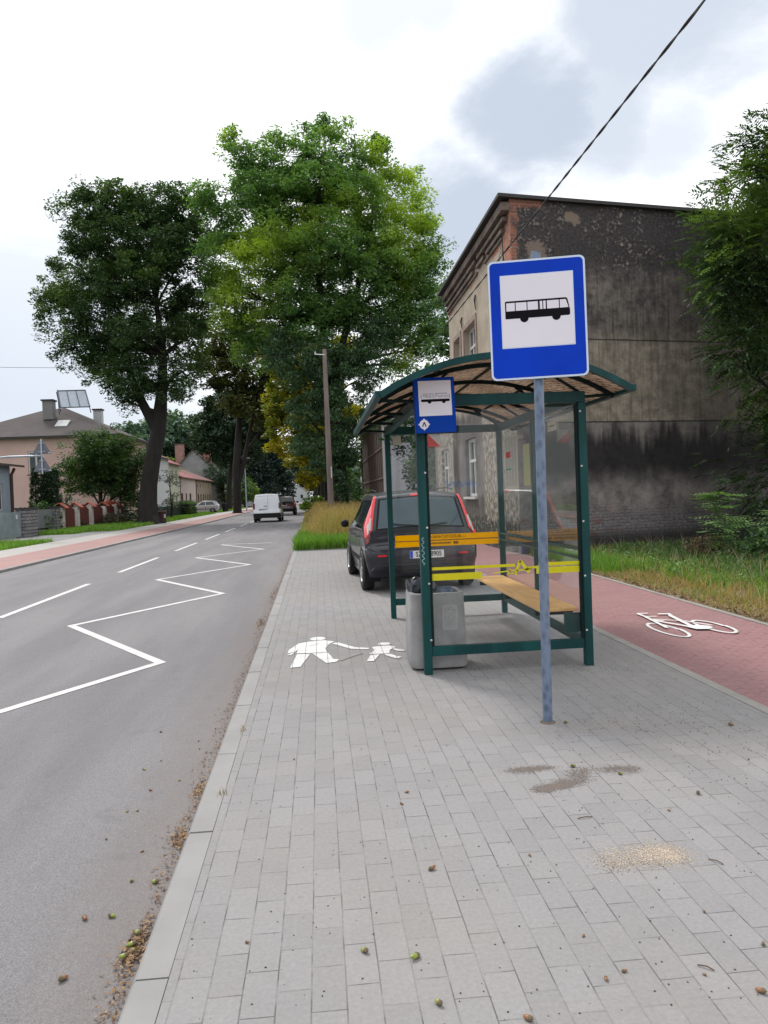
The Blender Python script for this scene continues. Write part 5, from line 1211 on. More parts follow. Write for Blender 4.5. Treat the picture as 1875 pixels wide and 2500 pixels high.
for a, c_ in ((40.3, 41.9), (44.9, 45.55)):
    p = MB().box(-15.3, -14.8, a, c_, -.05, 1.42).build('gatepost', m_bst, sw_); MB().box(-15.36, -14.74, a - .06, c_ + .06, 1.42, 1.50).build('coping', m_tar, p)
MB().box(-15.05, -15.0, 41.95, 44.85, .35, 1.36).build('gate_panel', M('grey_gate', (.16, .165, .18), .6, var=.1), sw_); MB().box(-15.15, -14.95, 41.92, 44.88, -.05, .25).build('plinth', m_bst, sw_)
rf = thing('red_fence', (-15, 52, 0), 'dark red board fence with white brick pillars under red tiled caps', 'fence')
m_wbr = M('white_brick', (.48, .45, .42), .9, var=.2, scale=9); m_rb = plank_mat('red_boards', (.085, .014, .012), (.14, .026, .020), .12); m_cap = M('cap_tile', (.36, .085, .055), .8, var=.2, scale=5)
py_ = [45.95, 48.75, 51.65, 54.9, 57.9, 60.6]
for i, y in enumerate(py_):
    p = MB().box(-15.2, -14.8, y, y + .42, -.05, 1.40).build('pillar', m_wbr, rf)
    b = MB()
    for s_ in (-1, 1): slab(b, [(-15 + s_ * .42, y - .06, 1.36), (-15 + s_ * .42, y + .50, 1.36), (-15, y + .50, 1.66), (-15, y - .06, 1.66)], .05)
    b.build('cap', m_cap, p)
    if i < 5:
        a, c_ = y + .43, py_[i + 1] - .01; hh = 1.25; n_ = 8
        top = [(a + (c_ - a) * k / n_, hh + .28 * math.sin(math.pi * k / n_)) for k in range(n_ + 1)]
        b = MB(); b.prism([(a, .12), (c_, .12)] + top[::-1], lambda u, v, w: (-15.03 + w, u, v), .05); b.build('board_panel', m_rb, rf)
        MB().box(-15.1, -14.95, a, c_, -.05, .115).build('plinth', M('red_plinth', (.27, .10, .07), .9, var=.2), rf)
        if i == 3: b = MB(); b.prism([(a, 1.50), (c_, 1.50), (c_, 1.55), ((a + c_) / 2, 1.85), (a, 1.55)], lambda u, v, w: (-15.1 + w, u, v), .2); b.build('gate_hood', m_cap, rf)
mb_ = thing('letter_box', (-14.93, 59.6, .9), 'small white notice on the red fence near the oak', 'letter box'); MB().box(-14.97, -14.93, 59.3, 59.55, .8, 1.1).build('box', m_wht, mb_)

# ------------------------------------------------------------------ poles, wires, road signs
m_tim = M('pole_timber', (.20, .155, .14), .9, var=.3, scale=3, stretch=(1, 1, .15), bump=.5, bscale=12)
wp = thing('wooden_pole', (.74, 47.5, 0), 'weathered wooden utility pole rising from the dry grass verge', 'utility pole')
b = MB(); b.tube([(.74, 47.5, -.1), (.72, 47.5, 5), (.70, 47.5, 10.5)], [.20, .165, .125], 12); b.build('pole', m_tim, wp, smooth=True, fix=False)
MB().bar((.70, 47.4, 10.15), (.10, 47.4, 10.2), .05, .05).build('bracket', m_bolt, wp); b = MB(); b.tube([(.14, 47.4, 10.2), (.14, 47.4, 10.36)], .045, 8); b.build('insulator', m_wht, wp)
b = MB(); b.tube([(.86, 47.38, 10.0), (.98, 47.38, 9.5), (.92, 47.38, 9.0)], .02, 6); b.build('cable_hook', m_tar, wp)
MB().box(.80, .87, 47.25, 47.28, 2.6, 3.3).build('pole_tag', m_wht, wp)
def wire(name, label, pts, r, group=None, mat=None, n=40):
    rr = MB(); P = []
    for i in range(len(pts) - 1):
        for k in range(n):
            s = k / n; P.append(Vector(pts[i]).lerp(Vector(pts[i + 1]), s))
    P.append(Vector(pts[-1])); rr.tube(P, r, 6)
    return props(rr.build(name, mat or m_tar, smooth=True), label, 'cable', group)
def sag(a, c, s, n=14): a = Vector(a); c = Vector(c); return [a.lerp(c, i / n) - Vector((0, 0, 4 * s * (i / n) * (1 - i / n))) for i in range(n + 1)]
cx_ = MB(); base = [(4.2, -8, 6.78), (4.2, 8, 6.5), (4.2, 13.4, 6.56), (4.2, 23.9, 6.71), (4.32, 31, 5.6), (4.62, 47.7, 5.0)]
P = []
for i in range(len(base) - 1):
    for k in range(60): P.append(Vector(base[i]).lerp(Vector(base[i + 1]), k / 60))
P.append(Vector(base[-1]))
cr_ = thing('overhead_cable', base[0], 'thick twisted black cable crossing the sky down to the old building', 'cable')
for ph in (0, math.pi):
    cx_ = MB(); cx_.tube([p + Vector((math.cos(i * .55 + ph), 0, math.sin(i * .55 + ph))) * .009 for i, p in enumerate(P)], .0105, 6); cx_.build('strand', m_tar, cr_, smooth=True, fix=False)
cx_ = MB(); rr = random.Random(8)
for i in range(26):
    s = rr.random(); p = Vector(base[2]).lerp(Vector(base[3]), .22 + s * .22); q = p + Vector((rr.uniform(-.1, .1), rr.uniform(-.2, .2), rr.uniform(-.10, .12)))
    cx_.tube([p, (p + q) / 2 + Vector((0, 0, .03)), q], .006, 4)
cx_.build('caught_twigs', m_gut, cr_)
wire('wire', 'thin wire running left from the wooden pole over the road', sag((.14, 47.4, 10.3), (-30, 44, 10.4), .9), .011, 'thin wires over the road', n=2)
wire('wire', 'second thin wire running along the road from the wooden pole into the trees', sag((.14, 47.4, 10.3), (-2, 110, 10.0), 1.2), .012, 'thin wires over the road', n=2)
gs = thing('warning_signs', (-14.2, 35, 0), 'two grey triangular warning sign backs on a curved cantilever pole', 'road sign')
m_sgb = M('sign_back', (.12, .13, .165), .5, var=.12); m_spl = M('light_steel', (.38, .42, .48), .45, metal=.4)
b = MB(); b.tube([(-14.25, 35, 0), (-14.25, 35, 3.3), (-14.18, 35, 3.58), (-13.9, 35, 3.72), (-13.4, 35, 3.75), (-12.08, 35, 3.75)], .045, 10); b.tube([(-12.05, 35, 2.95), (-12.05, 35, 4.48)], .035, 10); b.build('pole', m_spl, gs, smooth=True)
for z0 in (3.83, 3.06):
    tri = [(-12.46, z0), (-11.64, z0), (-12.05, z0 + .70)]; rt = []
    for i in range(3):
        a, p, c_ = Vector(tri[i - 1]), Vector(tri[i]), Vector(tri[(i + 1) % 3]); rt += [tuple(p + (a - p).normalized() * .05), tuple(p + ((a - p).normalized() + (c_ - p).normalized()) * .012), tuple(p + (c_ - p).normalized() * .05)]
    t_ = MB().prism(rt, lambda u, v, w: (u, 35.05 + w, v), .02).build('triangle_sign', m_sgb, gs)
    b = MB(); b.box(-12.2, -11.9, 35.0, 35.045, z0 + .08, z0 + .11); b.box(-12.16, -11.94, 35.0, 35.045, z0 + .46, z0 + .49); b.build('clamp_bar', m_spl, t_); MB().box(-11.78, -11.70, 35.044, 35.048, z0 + .03, z0 + .07).build('label_plate', m_wht, t_)
tb = thing('litter_bin', (-11.65, 57.8, 0), 'dark brown roadside litter bin in front of the oak trunk', 'litter bin')
b = MB(); b.lathe([(.26, .02), (.30, .75), (.34, .78), (.34, .84), (.30, .88)], lambda x, y, h: (-11.5 + x, 57.8 + y, h), 16); b.build('body', M('bin_brown', (.07, .03, .028), .7, var=.2), tb)
MB().box(-11.35, -11.22, 57.5, 57.53, .35, .62).build('white_label', m_wht, tb)
kb_ = thing('wheelie_bin', (-11.75, 98.0, 0), 'black wheeled bin beside the silver hatchback', 'bin'); b = MB(); b.lathe([(.34, .05), (.42, .95)], lambda x, y, h: (-11.75 + x, 98.0 + y, h), 4); b.build('body', m_trim, kb_); b = MB(); b.lathe([(.47, .95), (.47, 1.03)], lambda x, y, h: (-11.75 + x, 98.0 + y, h), 4); b.build('lid', m_black, kb_)
wire2 = thing('lamp_post', (-8.9, 96, 0), 'thin pale lamp post just left of the white van', 'lamp post'); b = MB(); b.tube([(-8.9, 96, 0), (-8.9, 96, 6.5)], [.09, .05], 8); b.build('pole', m_spl, wire2); MB().box(-8.95, -8.3, 95.9, 96.1, 6.5, 6.6).build('lamp_head', m_spl, wire2)
# ------------------------------------------------------------------ trees and plants
OAKL = [(-17.3, 56, 15.0, 2.2), (-16.2, 56.5, 18.6, 2.4), (-15.7, 55.5, 22.0, 1.7), (-13.2, 56, 22.6, 1.9), (-10.7, 56.3, 22.0, 2.3), (-8.6, 56, 22.3, 1.9), (-7.7, 55.7, 19.8, 2.1), (-7.6, 56.2, 16.6, 2.0),
        (-8.2, 55.5, 13.2, 1.9), (-9.2, 56.4, 10.9, 1.6), (-12.7, 54.6, 10.6, 1.4), (-14.6, 56, 11.4, 1.9), (-16.6, 55.6, 12.6, 1.8), (-12.2, 54.0, 16.6, 2.5), (-13.2, 54.4, 19.9, 2.3), (-10.0, 54.2, 18.9, 2.3),
        (-15.0, 54.2, 15.6, 2.2), (-11.0, 57.5, 14.5, 2.3), (-13.5, 58.2, 17.5, 2.6), (-10.4, 58.0, 20.5, 2.2), (-14.6, 57.8, 13.2, 2.0), (-8.8, 58, 15.2, 1.9), (-12.2, 53.5, 13.3, 1.8), (-18.3, 55.7, 16.2, 1.2)]
OAKL = [(-12.2 + (x + 12.2) * (.93 if x < -12 else .90), y, z, r) for x, y, z, r in OAKL] + [(-12.6, 54.5, 22.0, 1.6), (-15.2, 55, 20.0, 1.7), (-12.0, 55.5, 12.0, 1.7), (-13.7, 55, 9.9, 1.2), (-12.5, 54.3, 9.6, 1.0), (-12.9, 55.2, 8.5, .75), (-11.8, 55, 9.2, .8), (-9.6, 55, 9.4, 1.1)]
make_tree('oak_tree', 'big dark green oak with a leaning forked trunk beyond the far pavement', 'tree', (-12.1, 56, 0),
          [(-12.1, 56, -.1), (-12.15, 56, 1.2), (-12.0, 56, 2.8), (-11.65, 56, 4.6), (-11.2, 56, 6.4), (-11.0, 56, 7.8), (-10.8, 56, 9.4), (-10.6, 56, 12), (-10.9, 56, 15.5)],
          [.78, .66, .60, .56, .54, .50, .38, .28, .16], OAKL, L_OAK, 11, per=11.0, crad=.7, n_leaf=100, size=.24, fork=5, twigs=1.4)
b = MB(); b.tube([(-11.15, 56, 6.3), (-11.9, 55.9, 8.0), (-12.7, 55.8, 9.8), (-13.2, 55.7, 12.5), (-13.4, 55.6, 15)], [.40, .34, .27, .2, .12], 10, caps=False)
_oak = bpy.data.objects['oak_tree']; b.build('second_trunk', m_bark, _oak, smooth=True, fix=False)
ASHL = [(-4.3, 52, 24.2, 1.3), (-5.6, 52.4, 20.9, 1.6), (-5.4, 51.6, 17.8, 1.9), (-4.5, 52, 14.9, 2.0), (-2.5, 52.3, 13.0, 1.8), (.2, 51, 12.7, 1.8), (2.6, 51.6, 14.0, 1.8), (5.4, 52, 14.0, 1.9), (7.4, 52, 16.2, 1.9), (6.5, 52.3, 19.4, 2.1),
        (6.0, 51.8, 22.3, 1.4), (4.0, 52, 24.2, 1.6), (1.2, 52.2, 25.0, 1.8), (-1.7, 52, 24.2, 1.7), (-2.8, 51.0, 21.3, 2.2), (.9, 50.6, 21.5, 2.4), (3.9, 50.8, 20.4, 2.3), (-2.4, 50.4, 17.4, 2.4), (.9, 50.0, 17.6, 2.4), (4.0, 50.4, 16.6, 2.2),
        (-.8, 54, 16.0, 2.4), (2.6, 54, 18.6, 2.5), (-3.2, 54, 19.6, 2.2), (5.2, 54, 17.8, 2.2), (.4, 54.3, 22.4, 2.2), (7.9, 53, 13.2, 1.5), (8.3, 52.5, 18.0, 1.1), (-6.6, 52, 21.6, .9), (7.6, 52, 21.2, .9), (4.9, 52, 25.0, .8), (-4.7, 52, 25.4, .7), (.9, 52, 26.3, .8), (7.6, 52.3, 14.8, 1.6), (6.6, 53, 12.6, 1.7), (4.2, 53, 12.2, 1.8), (-5.4, 52.6, 13.6, 1.5), (-4.0, 53, 11.6, 1.4), (-.9, 53.5, 19.5, 2.4), (2.6, 53, 22.5, 2.2), (1.4, 54, 14.5, 2.3), (-5.9, 53, 16.0, 1.5), (8.2, 53, 20, 1.0), (-3.2, 53, 22.6, 1.7), (6.2, 53, 16.0, 1.8), (7.9, 53.6, 11.6, 1.2), (5.8, 53.6, 10.6, 1.2), (-1.2, 51, 14.6, 1.9)]
make_tree('ash_tree', 'tallest tree, bright green ash with airy crown above the wooden pole', 'tree', (1.15, 52, 0),
          [(1.35, 52, -.1), (1.3, 52, 3), (1.2, 52, 6.5), (1.0, 52, 9.5), (.7, 52, 13), (.6, 52, 17), (.8, 52, 21), (1.0, 52, 24)], [.46, .38, .34, .30, .24, .17, .10, .05], ASHL, L_ASH, 21, per=12, crad=.72, n_leaf=105, size=.235, fork=3, twigs=1.6, shell=.5, aspect=.42)
b = MB(); b.tube([(1.1, 52, 8.0), (2.1, 52, 12), (3.2, 51.8, 15.5), (4.2, 51.8, 19), (4.5, 51.8, 22)], [.26, .23, .17, .11, .06], 8, caps=False); b.build('second_trunk', m_bark, bpy.data.objects['ash_tree'], smooth=True, fix=False)
# ivy column and drooping lower boughs around the verge trees
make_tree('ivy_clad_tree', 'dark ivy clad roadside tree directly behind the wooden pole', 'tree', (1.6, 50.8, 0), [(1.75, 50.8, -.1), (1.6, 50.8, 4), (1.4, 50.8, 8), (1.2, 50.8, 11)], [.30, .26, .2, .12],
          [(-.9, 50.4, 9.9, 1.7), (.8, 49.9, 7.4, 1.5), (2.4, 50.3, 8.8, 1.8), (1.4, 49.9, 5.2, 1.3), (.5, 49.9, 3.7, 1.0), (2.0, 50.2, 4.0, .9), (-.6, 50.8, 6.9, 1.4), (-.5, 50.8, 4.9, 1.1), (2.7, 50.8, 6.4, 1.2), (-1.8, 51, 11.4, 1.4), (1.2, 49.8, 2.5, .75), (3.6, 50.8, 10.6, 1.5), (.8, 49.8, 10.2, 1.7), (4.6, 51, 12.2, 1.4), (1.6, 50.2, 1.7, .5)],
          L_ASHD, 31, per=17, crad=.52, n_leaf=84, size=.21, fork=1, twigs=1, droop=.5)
make_tree('linden_tree', 'yellow green linden overhanging the road behind the ivy clad tree', 'tree', (1.0, 72, 0), [(1.0, 72, -.1), (.9, 72, 4), (.6, 72, 9), (.5, 72, 14)], [.42, .36, .28, .16],
          [(-2.9, 71, 9.4, 1.7), (-2.9, 70.6, 6.9, 1.5), (-1.8, 70.8, 5.0, 1.3), (-.7, 71, 3.3, 1.1), (-1.4, 71, 8.2, 1.8), (.9, 71, 6.5, 2), (-2.6, 72, 12.0, 1.8), (.5, 72, 11.5, 2.4), (2.8, 72, 8.5, 2.2), (-1.0, 72, 14.6, 2.2), (2.0, 72, 14.5, 2.2), (-3.4, 72, 14.8, 1.5)],
          L_LIND, 32, per=15, crad=.6, n_leaf=60, size=.34, fork=1, twigs=1)
make_tree('olive_green_tree', 'dull olive green tree with a forked trunk between the oak and the ash', 'tree', (-7.4, 86, 0), [(-9.0, 86, -.1), (-8.9, 86, 5), (-8.3, 86, 11), (-7.4, 86, 17)], [.48, .42, .30, .18],
          [(-9.0, 85, 18.6, 2.4), (-6.2, 85, 19.2, 2.3), (-9.2, 85, 14.8, 2.4), (-6.6, 85, 15.0, 2.4), (-4.2, 85, 15.6, 2.0), (-7.8, 84.4, 11.6, 2.0), (-4.6, 85, 12.0, 2.1), (-4.3, 85.5, 18.6, 1.8), (-11, 86, 16.8, 2.0), (-5.6, 86, 9.8, 1.6)],
          L_OLIVE, 33, per=10, crad=.8, n_leaf=54, size=.42, fork=1, twigs=1)
make_tree('dark_roadside_tree', 'dark low crowned tree behind the garden fence line left of the lamp post', 'tree', (-12.6, 112, 0), [(-12.9, 112, -.1), (-12.7, 112, 3.5), (-12.2, 112, 7), (-11.3, 112, 11)], [.45, .38, .3, .2],
          [(-15.3, 112, 12.8, 2.4), (-15.4, 111, 9.6, 2.1), (-13.2, 111, 8.0, 2.0), (-9.4, 111, 9.0, 2.3), (-7.8, 111, 12.2, 2.2), (-11.0, 110.6, 12.2, 2.8), (-13.0, 112, 15.2, 2.6), (-9.2, 112, 15.6, 2.7), (-6.9, 112, 9.6, 1.6), (-12.0, 111, 10.0, 2)],
          L_DARK, 34, per=9, crad=.9, n_leaf=56, size=.5, fork=1, twigs=1)
b = MB(); b.tube([(-8.95, 86, 2.6), (-8.2, 86, 5), (-7.4, 86, 8.5), (-6.2, 85.6, 13)], [.30, .26, .2, .12], 8, caps=False); b.build('second_trunk', m_bark, bpy.data.objects['olive_green_tree'], smooth=True, fix=False)
def cone_tree(name, label, base, h, r, mat, seed, n=900, size=.45, crad=.5, nl=16, z0=.1, pw=.8, group=None, cat='tree'):
    rng = np.random.default_rng(seed); root = thing(name, base, label, cat, group)
    b = MB(); b.tube([(base[0], base[1], base[2] - .1), (base[0], base[1], base[2] + h * .9)], [max(.05, h * .018), .02], 8); b.build('trunk', m_bark, root)
    s = rng.uniform(0, 1, n) ** .75; a = rng.uniform(0, 6.283, n); rr = r * (1 - s) ** pw * rng.uniform(.6, 1.08, n) * (1 + .12 * np.sin(a * 3 + s * 9))
    C = np.stack([base[0] + rr * np.cos(a), base[1] + rr * np.sin(a), base[2] + h * (z0 + (1 - z0) * s)], 1)
    foliage('crown', C, crad, nl, size, mat, root, rng, droop=.3, off=base); return root
cone_tree('spruce_tree', 'tall blue green spruce left of the distant road vista', (-12.4, 150, 0), 17, 4.6, L_SPR, 41, 1500, .6, .8, 14)
cone_tree('spruce_tree', 'shorter spruce leaning towards the distant road vista', (-9.3, 168, 0), 15, 4.4, L_SPR, 42, 1200, .6, .8, 14)
# roadside rows continuing to the end of the road
def round_tree(name, label, x, y, r, h0, h1, mat, seed, size=.5, trunk_r=.3, group=None, per=5, crad=.9, nl=26, nlob=9, cat='tree', zs=.7):
    rnd = random.Random(seed); lob = []
    for i in range(nlob):
        a = rnd.uniform(0, 6.283); s = rnd.uniform(.1, .62); z = rnd.uniform(h0 + r * .35, h1 - r * .35)
        lob.append((x + r * s * math.cos(a), y + r * s * math.sin(a), z, r * rnd.uniform(.36, .52)))
    return make_tree(name, label, cat, (x, y, 0), [(x, y, -.1), (x + .1, y, h0), (x, y, (h0 + h1) / 2), (x, y, h1 * .88)], [trunk_r, trunk_r * .85, trunk_r * .55, trunk_r * .2], lob, mat, seed, per=per, crad=crad, n_leaf=nl, size=size, fork=1, twigs=.6, group=group, zs=zs)
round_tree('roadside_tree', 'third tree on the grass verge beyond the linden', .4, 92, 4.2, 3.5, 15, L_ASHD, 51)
round_tree('roadside_tree', 'fourth tree on the grass verge, small in the distance', -.4, 116, 4.2, 3.0, 14, L_DARK, 52, .6)
round_tree('roadside_tree', 'fifth and farthest verge tree close to the end of the road', -.8, 150, 5, 3, 14, L_DARK, 53, .7)
round_tree('roadside_tree', 'hazy dark tree closing the left side of the road end', -12.5, 190, 6, 1.5, 14, L_SPR, 54, .8, crad=1.3)
round_tree('roadside_tree', 'dark tree above the far white house at the road end', -6.5, 285, 9, 3, 17, L_SPR, 55, 1.1, crad=2, nl=24)
round_tree('roadside_tree', 'dark tree right of the far white house at the road end', 5, 245, 9, 1, 19, L_DARK, 56, 1.1, crad=2, nl=24)
# along the right side of the cycle path
round_tree('path_tree', 'bright leaved tree reaching over the cycle path beyond the boarded shed', 5.4, 92, 3.6, .8, 12, L_MID, 57, .4, per=6)
round_tree('path_tree', 'dark green tree behind the boarded shed', 8.5, 84, 4.6, 2, 13, L_DARK, 58, .5)
round_tree('yard_tree', 'leafy tree between the old building and the boarded shed', 7.4, 38, 4.2, .6, 11.5, L_ASHD, 59, .28, per=10, crad=.6, nl=46, nlob=18)
round_tree('yard_tree', 'lower tree just behind the side wing', 6.5, 43, 2.6, .3, 6.2, L_DARK, 60, .28, per=8, crad=.6, nl=34, nlob=10)
def bush(name, label, x, y, rx_, ry_, h, mat, seed, size=.16, n=60, crad=.3, nl=30, group=None, z0=0, cat='bush'):
    rng = np.random.default_rng(seed); v = rng.normal(0, 1, (n, 3)); v /= np.linalg.norm(v, axis=1)[:, None]; v[:, 2] = np.abs(v[:, 2]); k = rng.uniform(.45, 1, n)[:, None] ** .6
    C = v * k * np.array([rx_, ry_, h * .88]) + np.array([x, y, z0 + .1 * h]); root = thing(name, (x, y, z0), label, cat, group)
    b = MB(); rnd = random.Random(seed)
    for i in range(5): e = C[rnd.randrange(n)]; b.tube([(x + rnd.uniform(-.1, .1) * rx_, y, z0 - .03), (e[0] * .4 + x * .6, e[1] * .4 + y * .6, e[2] * .5 + z0 * .5), tuple(e)], [.035 * h, .024 * h, .008 * h], 5, caps=False)
    b.build('stems', m_bark, root, fix=False); foliage('leaves', C, crad, nl, size, mat, root, rng, off=(x, y, z0)); return root
bush('bush', 'bright yellow green bush beside the far cycle path', 4.9, 72, .8, 3, 2.1, L_YEL, 61, .28)
bush('bush', 'yellow green bush at the far end of the grass verge', -.5, 75, 1.4, 2.5, 1.6, L_YEL, 62, .3)
bush('bush', 'dark bush low beside the boarded shed', 4.6, 86, 1.2, 4, 2.2, L_MID, 63, .3)
# gardens on the left
round_tree('garden_tree', 'dense dark garden tree in front of the salmon pink house', -15.9, 57.5, 3.6, 1.2, 7.1, L_MID, 64, .20, .16, per=17, crad=.5, nl=56, nlob=20)
for i, (x, h) in enumerate(((-16.45, 3.75), (-15.95, 3.6), (-15.62, 3.7), (-15.3, 3.65))):
    cone_tree('thuja', ['leftmost and widest of the four dark columnar thujas', 'second dark columnar thuja from the left', 'third, narrowest dark columnar thuja', 'rightmost of the four dark columnar thujas'][i], (x, 46.5, 0), h, (.42, .27, .22, .30)[i], L_DARK, 70 + i, 260, .11, .14, 24, z0=.02, pw=.42, group='columnar thujas behind the stone gateposts')
bush('bush', 'low feathery shrub spilling over the grey stone gatepost', -15.7, 44.5, 1.3, 2, 1.9, L_MID, 65, .15, 70)
bush('bush', 'dark shrub beside the left end of the red fence', -16.2, 50.5, 1.4, 2, 2.3, L_DARK, 66, .16, 70)
bush('bush', 'reddish green weeds piled against the red fence', -14.2, 55.0, .7, 3.2, .9, leaf_mat('weed_leaves', (.05, .04, .03), (.085, .09, .04), None, .25, .6), 67, .13, 80)
bush('bush', 'dark undergrowth at the foot of the oak', -13.6, 60.5, 1.7, 1.5, 2.0, L_DARK, 68, .18, 80)
bush('bush', 'shrub against the wall right of the oak', -14.6, 66, 1.0, 1.2, 1.7, L_MID, 69, .17, 50)
round_tree('small_garden_tree', 'thin pale leaved young tree right of the oak trunk', -12.9, 68.5, 1.3, 1.0, 4.6, leaf_mat('grey_leaves', (.05, .07, .05), (.11, .14, .10), None, .25, .5), 71, .16, .07, per=14, crad=.35, nl=26, nlob=8)
root = thing('hedge', (-14.4, 86, 0), 'clipped dark green hedge in front of the silver hatchback', 'hedge')
rng = np.random.default_rng(5); C = rng.uniform(0, 1, (420, 3)) * np.array([1.5, 5.0, 1.35]) + np.array([-15.2, 83, .1]); MB().box(-15.1, -13.8, 83.2, 87.8, 0, 1.2).build('twigs', m_bark, root); foliage('leaves', C, .28, 26, .16, L_MID, root, rng, off=(-14.4, 86, 0))
hf = thing('dark_garden_fence', (-13.9, 74, 0), 'low dark garden fence between the oak and the hedge', 'fence'); b = MB(); b.box(-14.52, -14.48, 70, 83, .15, 1.1); b.build('panel', m_dgreen, hf)
b = MB()
for i in range(6): b.box(-14.56, -14.44, 70 + i * 2.55, 70.1 + i * 2.55, 0, 1.2)
b.build('posts', m_tar, hf)
for i, (x, y, r, h, mt) in enumerate(((-16.8, 150, 4.5, 8, L_DARK), (-13.2, 138, 3.0, 5.5, L_MID), (-17, 146, 5, 9, L_DARK), (-13.5, 142, 3.2, 5.2, L_YEL), (-24.5, 128, 4, 9.8, L_YEL))):
    round_tree('garden_tree', ['dark bushy tree right of the stone cottage', 'mid green bushy tree beside the dark roadside trunk', 'dark tree in front of the pale gable', 'bright young tree behind the dark roadside trunk', 'yellow green tree top showing above the red cottage roofs'][i], x, y, r, .4 if i < 4 else 3, h, mt, 80 + i, .42, .2, per=6, crad=.8, nl=26, nlob=10)
far = [(-37, 158, 8, 20), (-31, 165, 7, 21), (-26, 172, 7, 22), (-22, 165, 6, 20), (-43, 170, 7, 17), (-18, 185, 8, 22), (-33, 150, 5, 15)]
lab = ['far hazy tree above the grey hipped roof', 'far hazy tree just left of the oak trunk', 'far hazy tree just right of the oak trunk', 'far hazy tree above the red cottage roofs', 'low far tree behind the solar collector frame', 'far hazy tree behind the dark roadside tree', 'pale far conifer shaped tree above the cream house']
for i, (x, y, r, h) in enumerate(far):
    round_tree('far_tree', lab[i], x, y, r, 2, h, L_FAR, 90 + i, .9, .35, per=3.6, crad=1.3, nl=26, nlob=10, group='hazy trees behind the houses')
# a mass of distant woodland closing the horizon
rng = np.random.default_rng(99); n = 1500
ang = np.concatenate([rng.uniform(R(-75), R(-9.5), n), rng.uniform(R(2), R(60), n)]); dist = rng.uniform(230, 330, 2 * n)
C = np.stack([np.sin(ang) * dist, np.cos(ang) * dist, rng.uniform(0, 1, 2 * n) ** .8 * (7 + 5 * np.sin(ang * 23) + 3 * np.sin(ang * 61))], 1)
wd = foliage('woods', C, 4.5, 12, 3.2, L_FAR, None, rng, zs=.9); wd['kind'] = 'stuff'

# the big tree at the right edge: compound leaf sprays
def sprays(name, C, L, n_pairs, leaf, mat, parent, rng, droop=.5, off=None, dirs=None):
    n = len(C); a = rng.uniform(0, 6.283, n); el = rng.normal(-droop * .5, .35, n)
    d = np.stack([np.cos(a) * np.cos(el), np.sin(a) * np.cos(el), np.sin(el)], 1)
    if dirs is not None: d = dirs + .45 * d; d /= np.linalg.norm(d, axis=1)[:, None]
    up = np.stack([rng.normal(0, .25, n), rng.normal(0, .25, n), np.ones(n)], 1); s = np.cross(d, up); s /= np.linalg.norm(s, axis=1)[:, None]
    Ls = (L * rng.uniform(.7, 1.25, n))[:, None]; V = []
    for k in range(n_pairs + 1):
        f = .15 + .85 * k / n_pairs; p = C + d * Ls * f + np.array([0, 0, -1]) * Ls * droop * f * f * .5
        for sg_ in ((-1, 1) if k < n_pairs else (0,)):
            ld = s * sg_ * .85 + d * (.55 if sg_ else 1); ld[:, 2] -= .18; ld /= np.linalg.norm(ld, axis=1)[:, None]
            w = np.cross(ld, up); w /= np.linalg.norm(w, axis=1)[:, None]; ll = leaf * rng.uniform(.75, 1.2, n)[:, None] * (1 - .25 * abs(f - .5))
            V.append(np.stack([p, p + ld * ll * .5 + w * ll * .17, p + ld * ll, p + ld * ll * .5 - w * ll * .17], 1))
    V = np.stack(V, 1).reshape(-1, 3)
    if off is not None: V = V - np.array(off)
    return link(name, npmesh(name, V, np.arange(len(V)).reshape(-1, 4)), mat, parent)
RL = [(9.7, 15, 6.4, 2.0), (9.9, 15, 4.2, 1.9), (10.2, 15, 2.0, 1.9), (10.3, 15, 8.0, 1.7), (8.5, 14.4, 6.1, 1.1), (7.9, 14.3, 6.6, .62), (7.8, 14.2, 5.6, .6), (8.2, 14.2, 4.7, .8), (7.7, 14.1, 4.2, .38), (9.0, 14.3, 7.4, .8), (9.3, 14.4, 8.4, .6), (9.1, 14.1, 3.2, .8), (9.3, 14.1, 1.9, .8), (9.6, 14.0, .9, .7), (9.7, 14.6, 9.3, .5), (8.3, 14.0, 7.6, .45)]
rt = thing('walnut_tree', (10.6, 15.2, 0), 'dark leafy tree filling the right edge in front of the blackened wall', 'tree')
RL = [(x + .22, y, z - .25, r) for x, y, z, r in RL if z < 9.0]
cen, own, rng = clump_points(RL, 62, 1, 123, .9, .3); rnd = random.Random(12)
b = MB(); tk = [(10.6, 15.2, -.1), (10.5, 15.2, 2), (10.3, 15.1, 4.5), (10.2, 15.0, 7), (10.1, 15, 9.5)]; b.tube(tk, [.26, .22, .17, .12, .05], 12)
for i, L in enumerate(RL):
    tpp = min([Vector(p) for p in tk[:-1]], key=lambda p: abs(p.z - (L[2] - 1.0))); pts = bend(tpp, L[:3], .1, rnd, 6); b.tube(pts, [.05, .042, .034, .027, .02, .013], 6, caps=False)
    mine = cen[own == i]
    for q in range(int(5 + 5 * L[3])): e = Vector(mine[rnd.randrange(len(mine))]); b.tube(bend(pts[rnd.choice((3, 4, 5))], e, .1, rnd, 4), [.02, .014, .009, .004], 5, caps=False)
b.build('trunk', m_bark, rt, smooth=True, fix=False)
k = np.repeat(np.arange(len(cen)), 9); P = cen[k] + rng.normal(0, .15, (len(k), 3)); cd = np.array([RL[i][:3] for i in own])[k]; dr = P - cd; dr /= np.linalg.norm(dr, axis=1)[:, None] + 1e-6
sprays('crown', P, .25, 4, .13, L_RIGHT, rt, rng, droop=.35, off=(10.6, 15.2, 0), dirs=dr * .8)
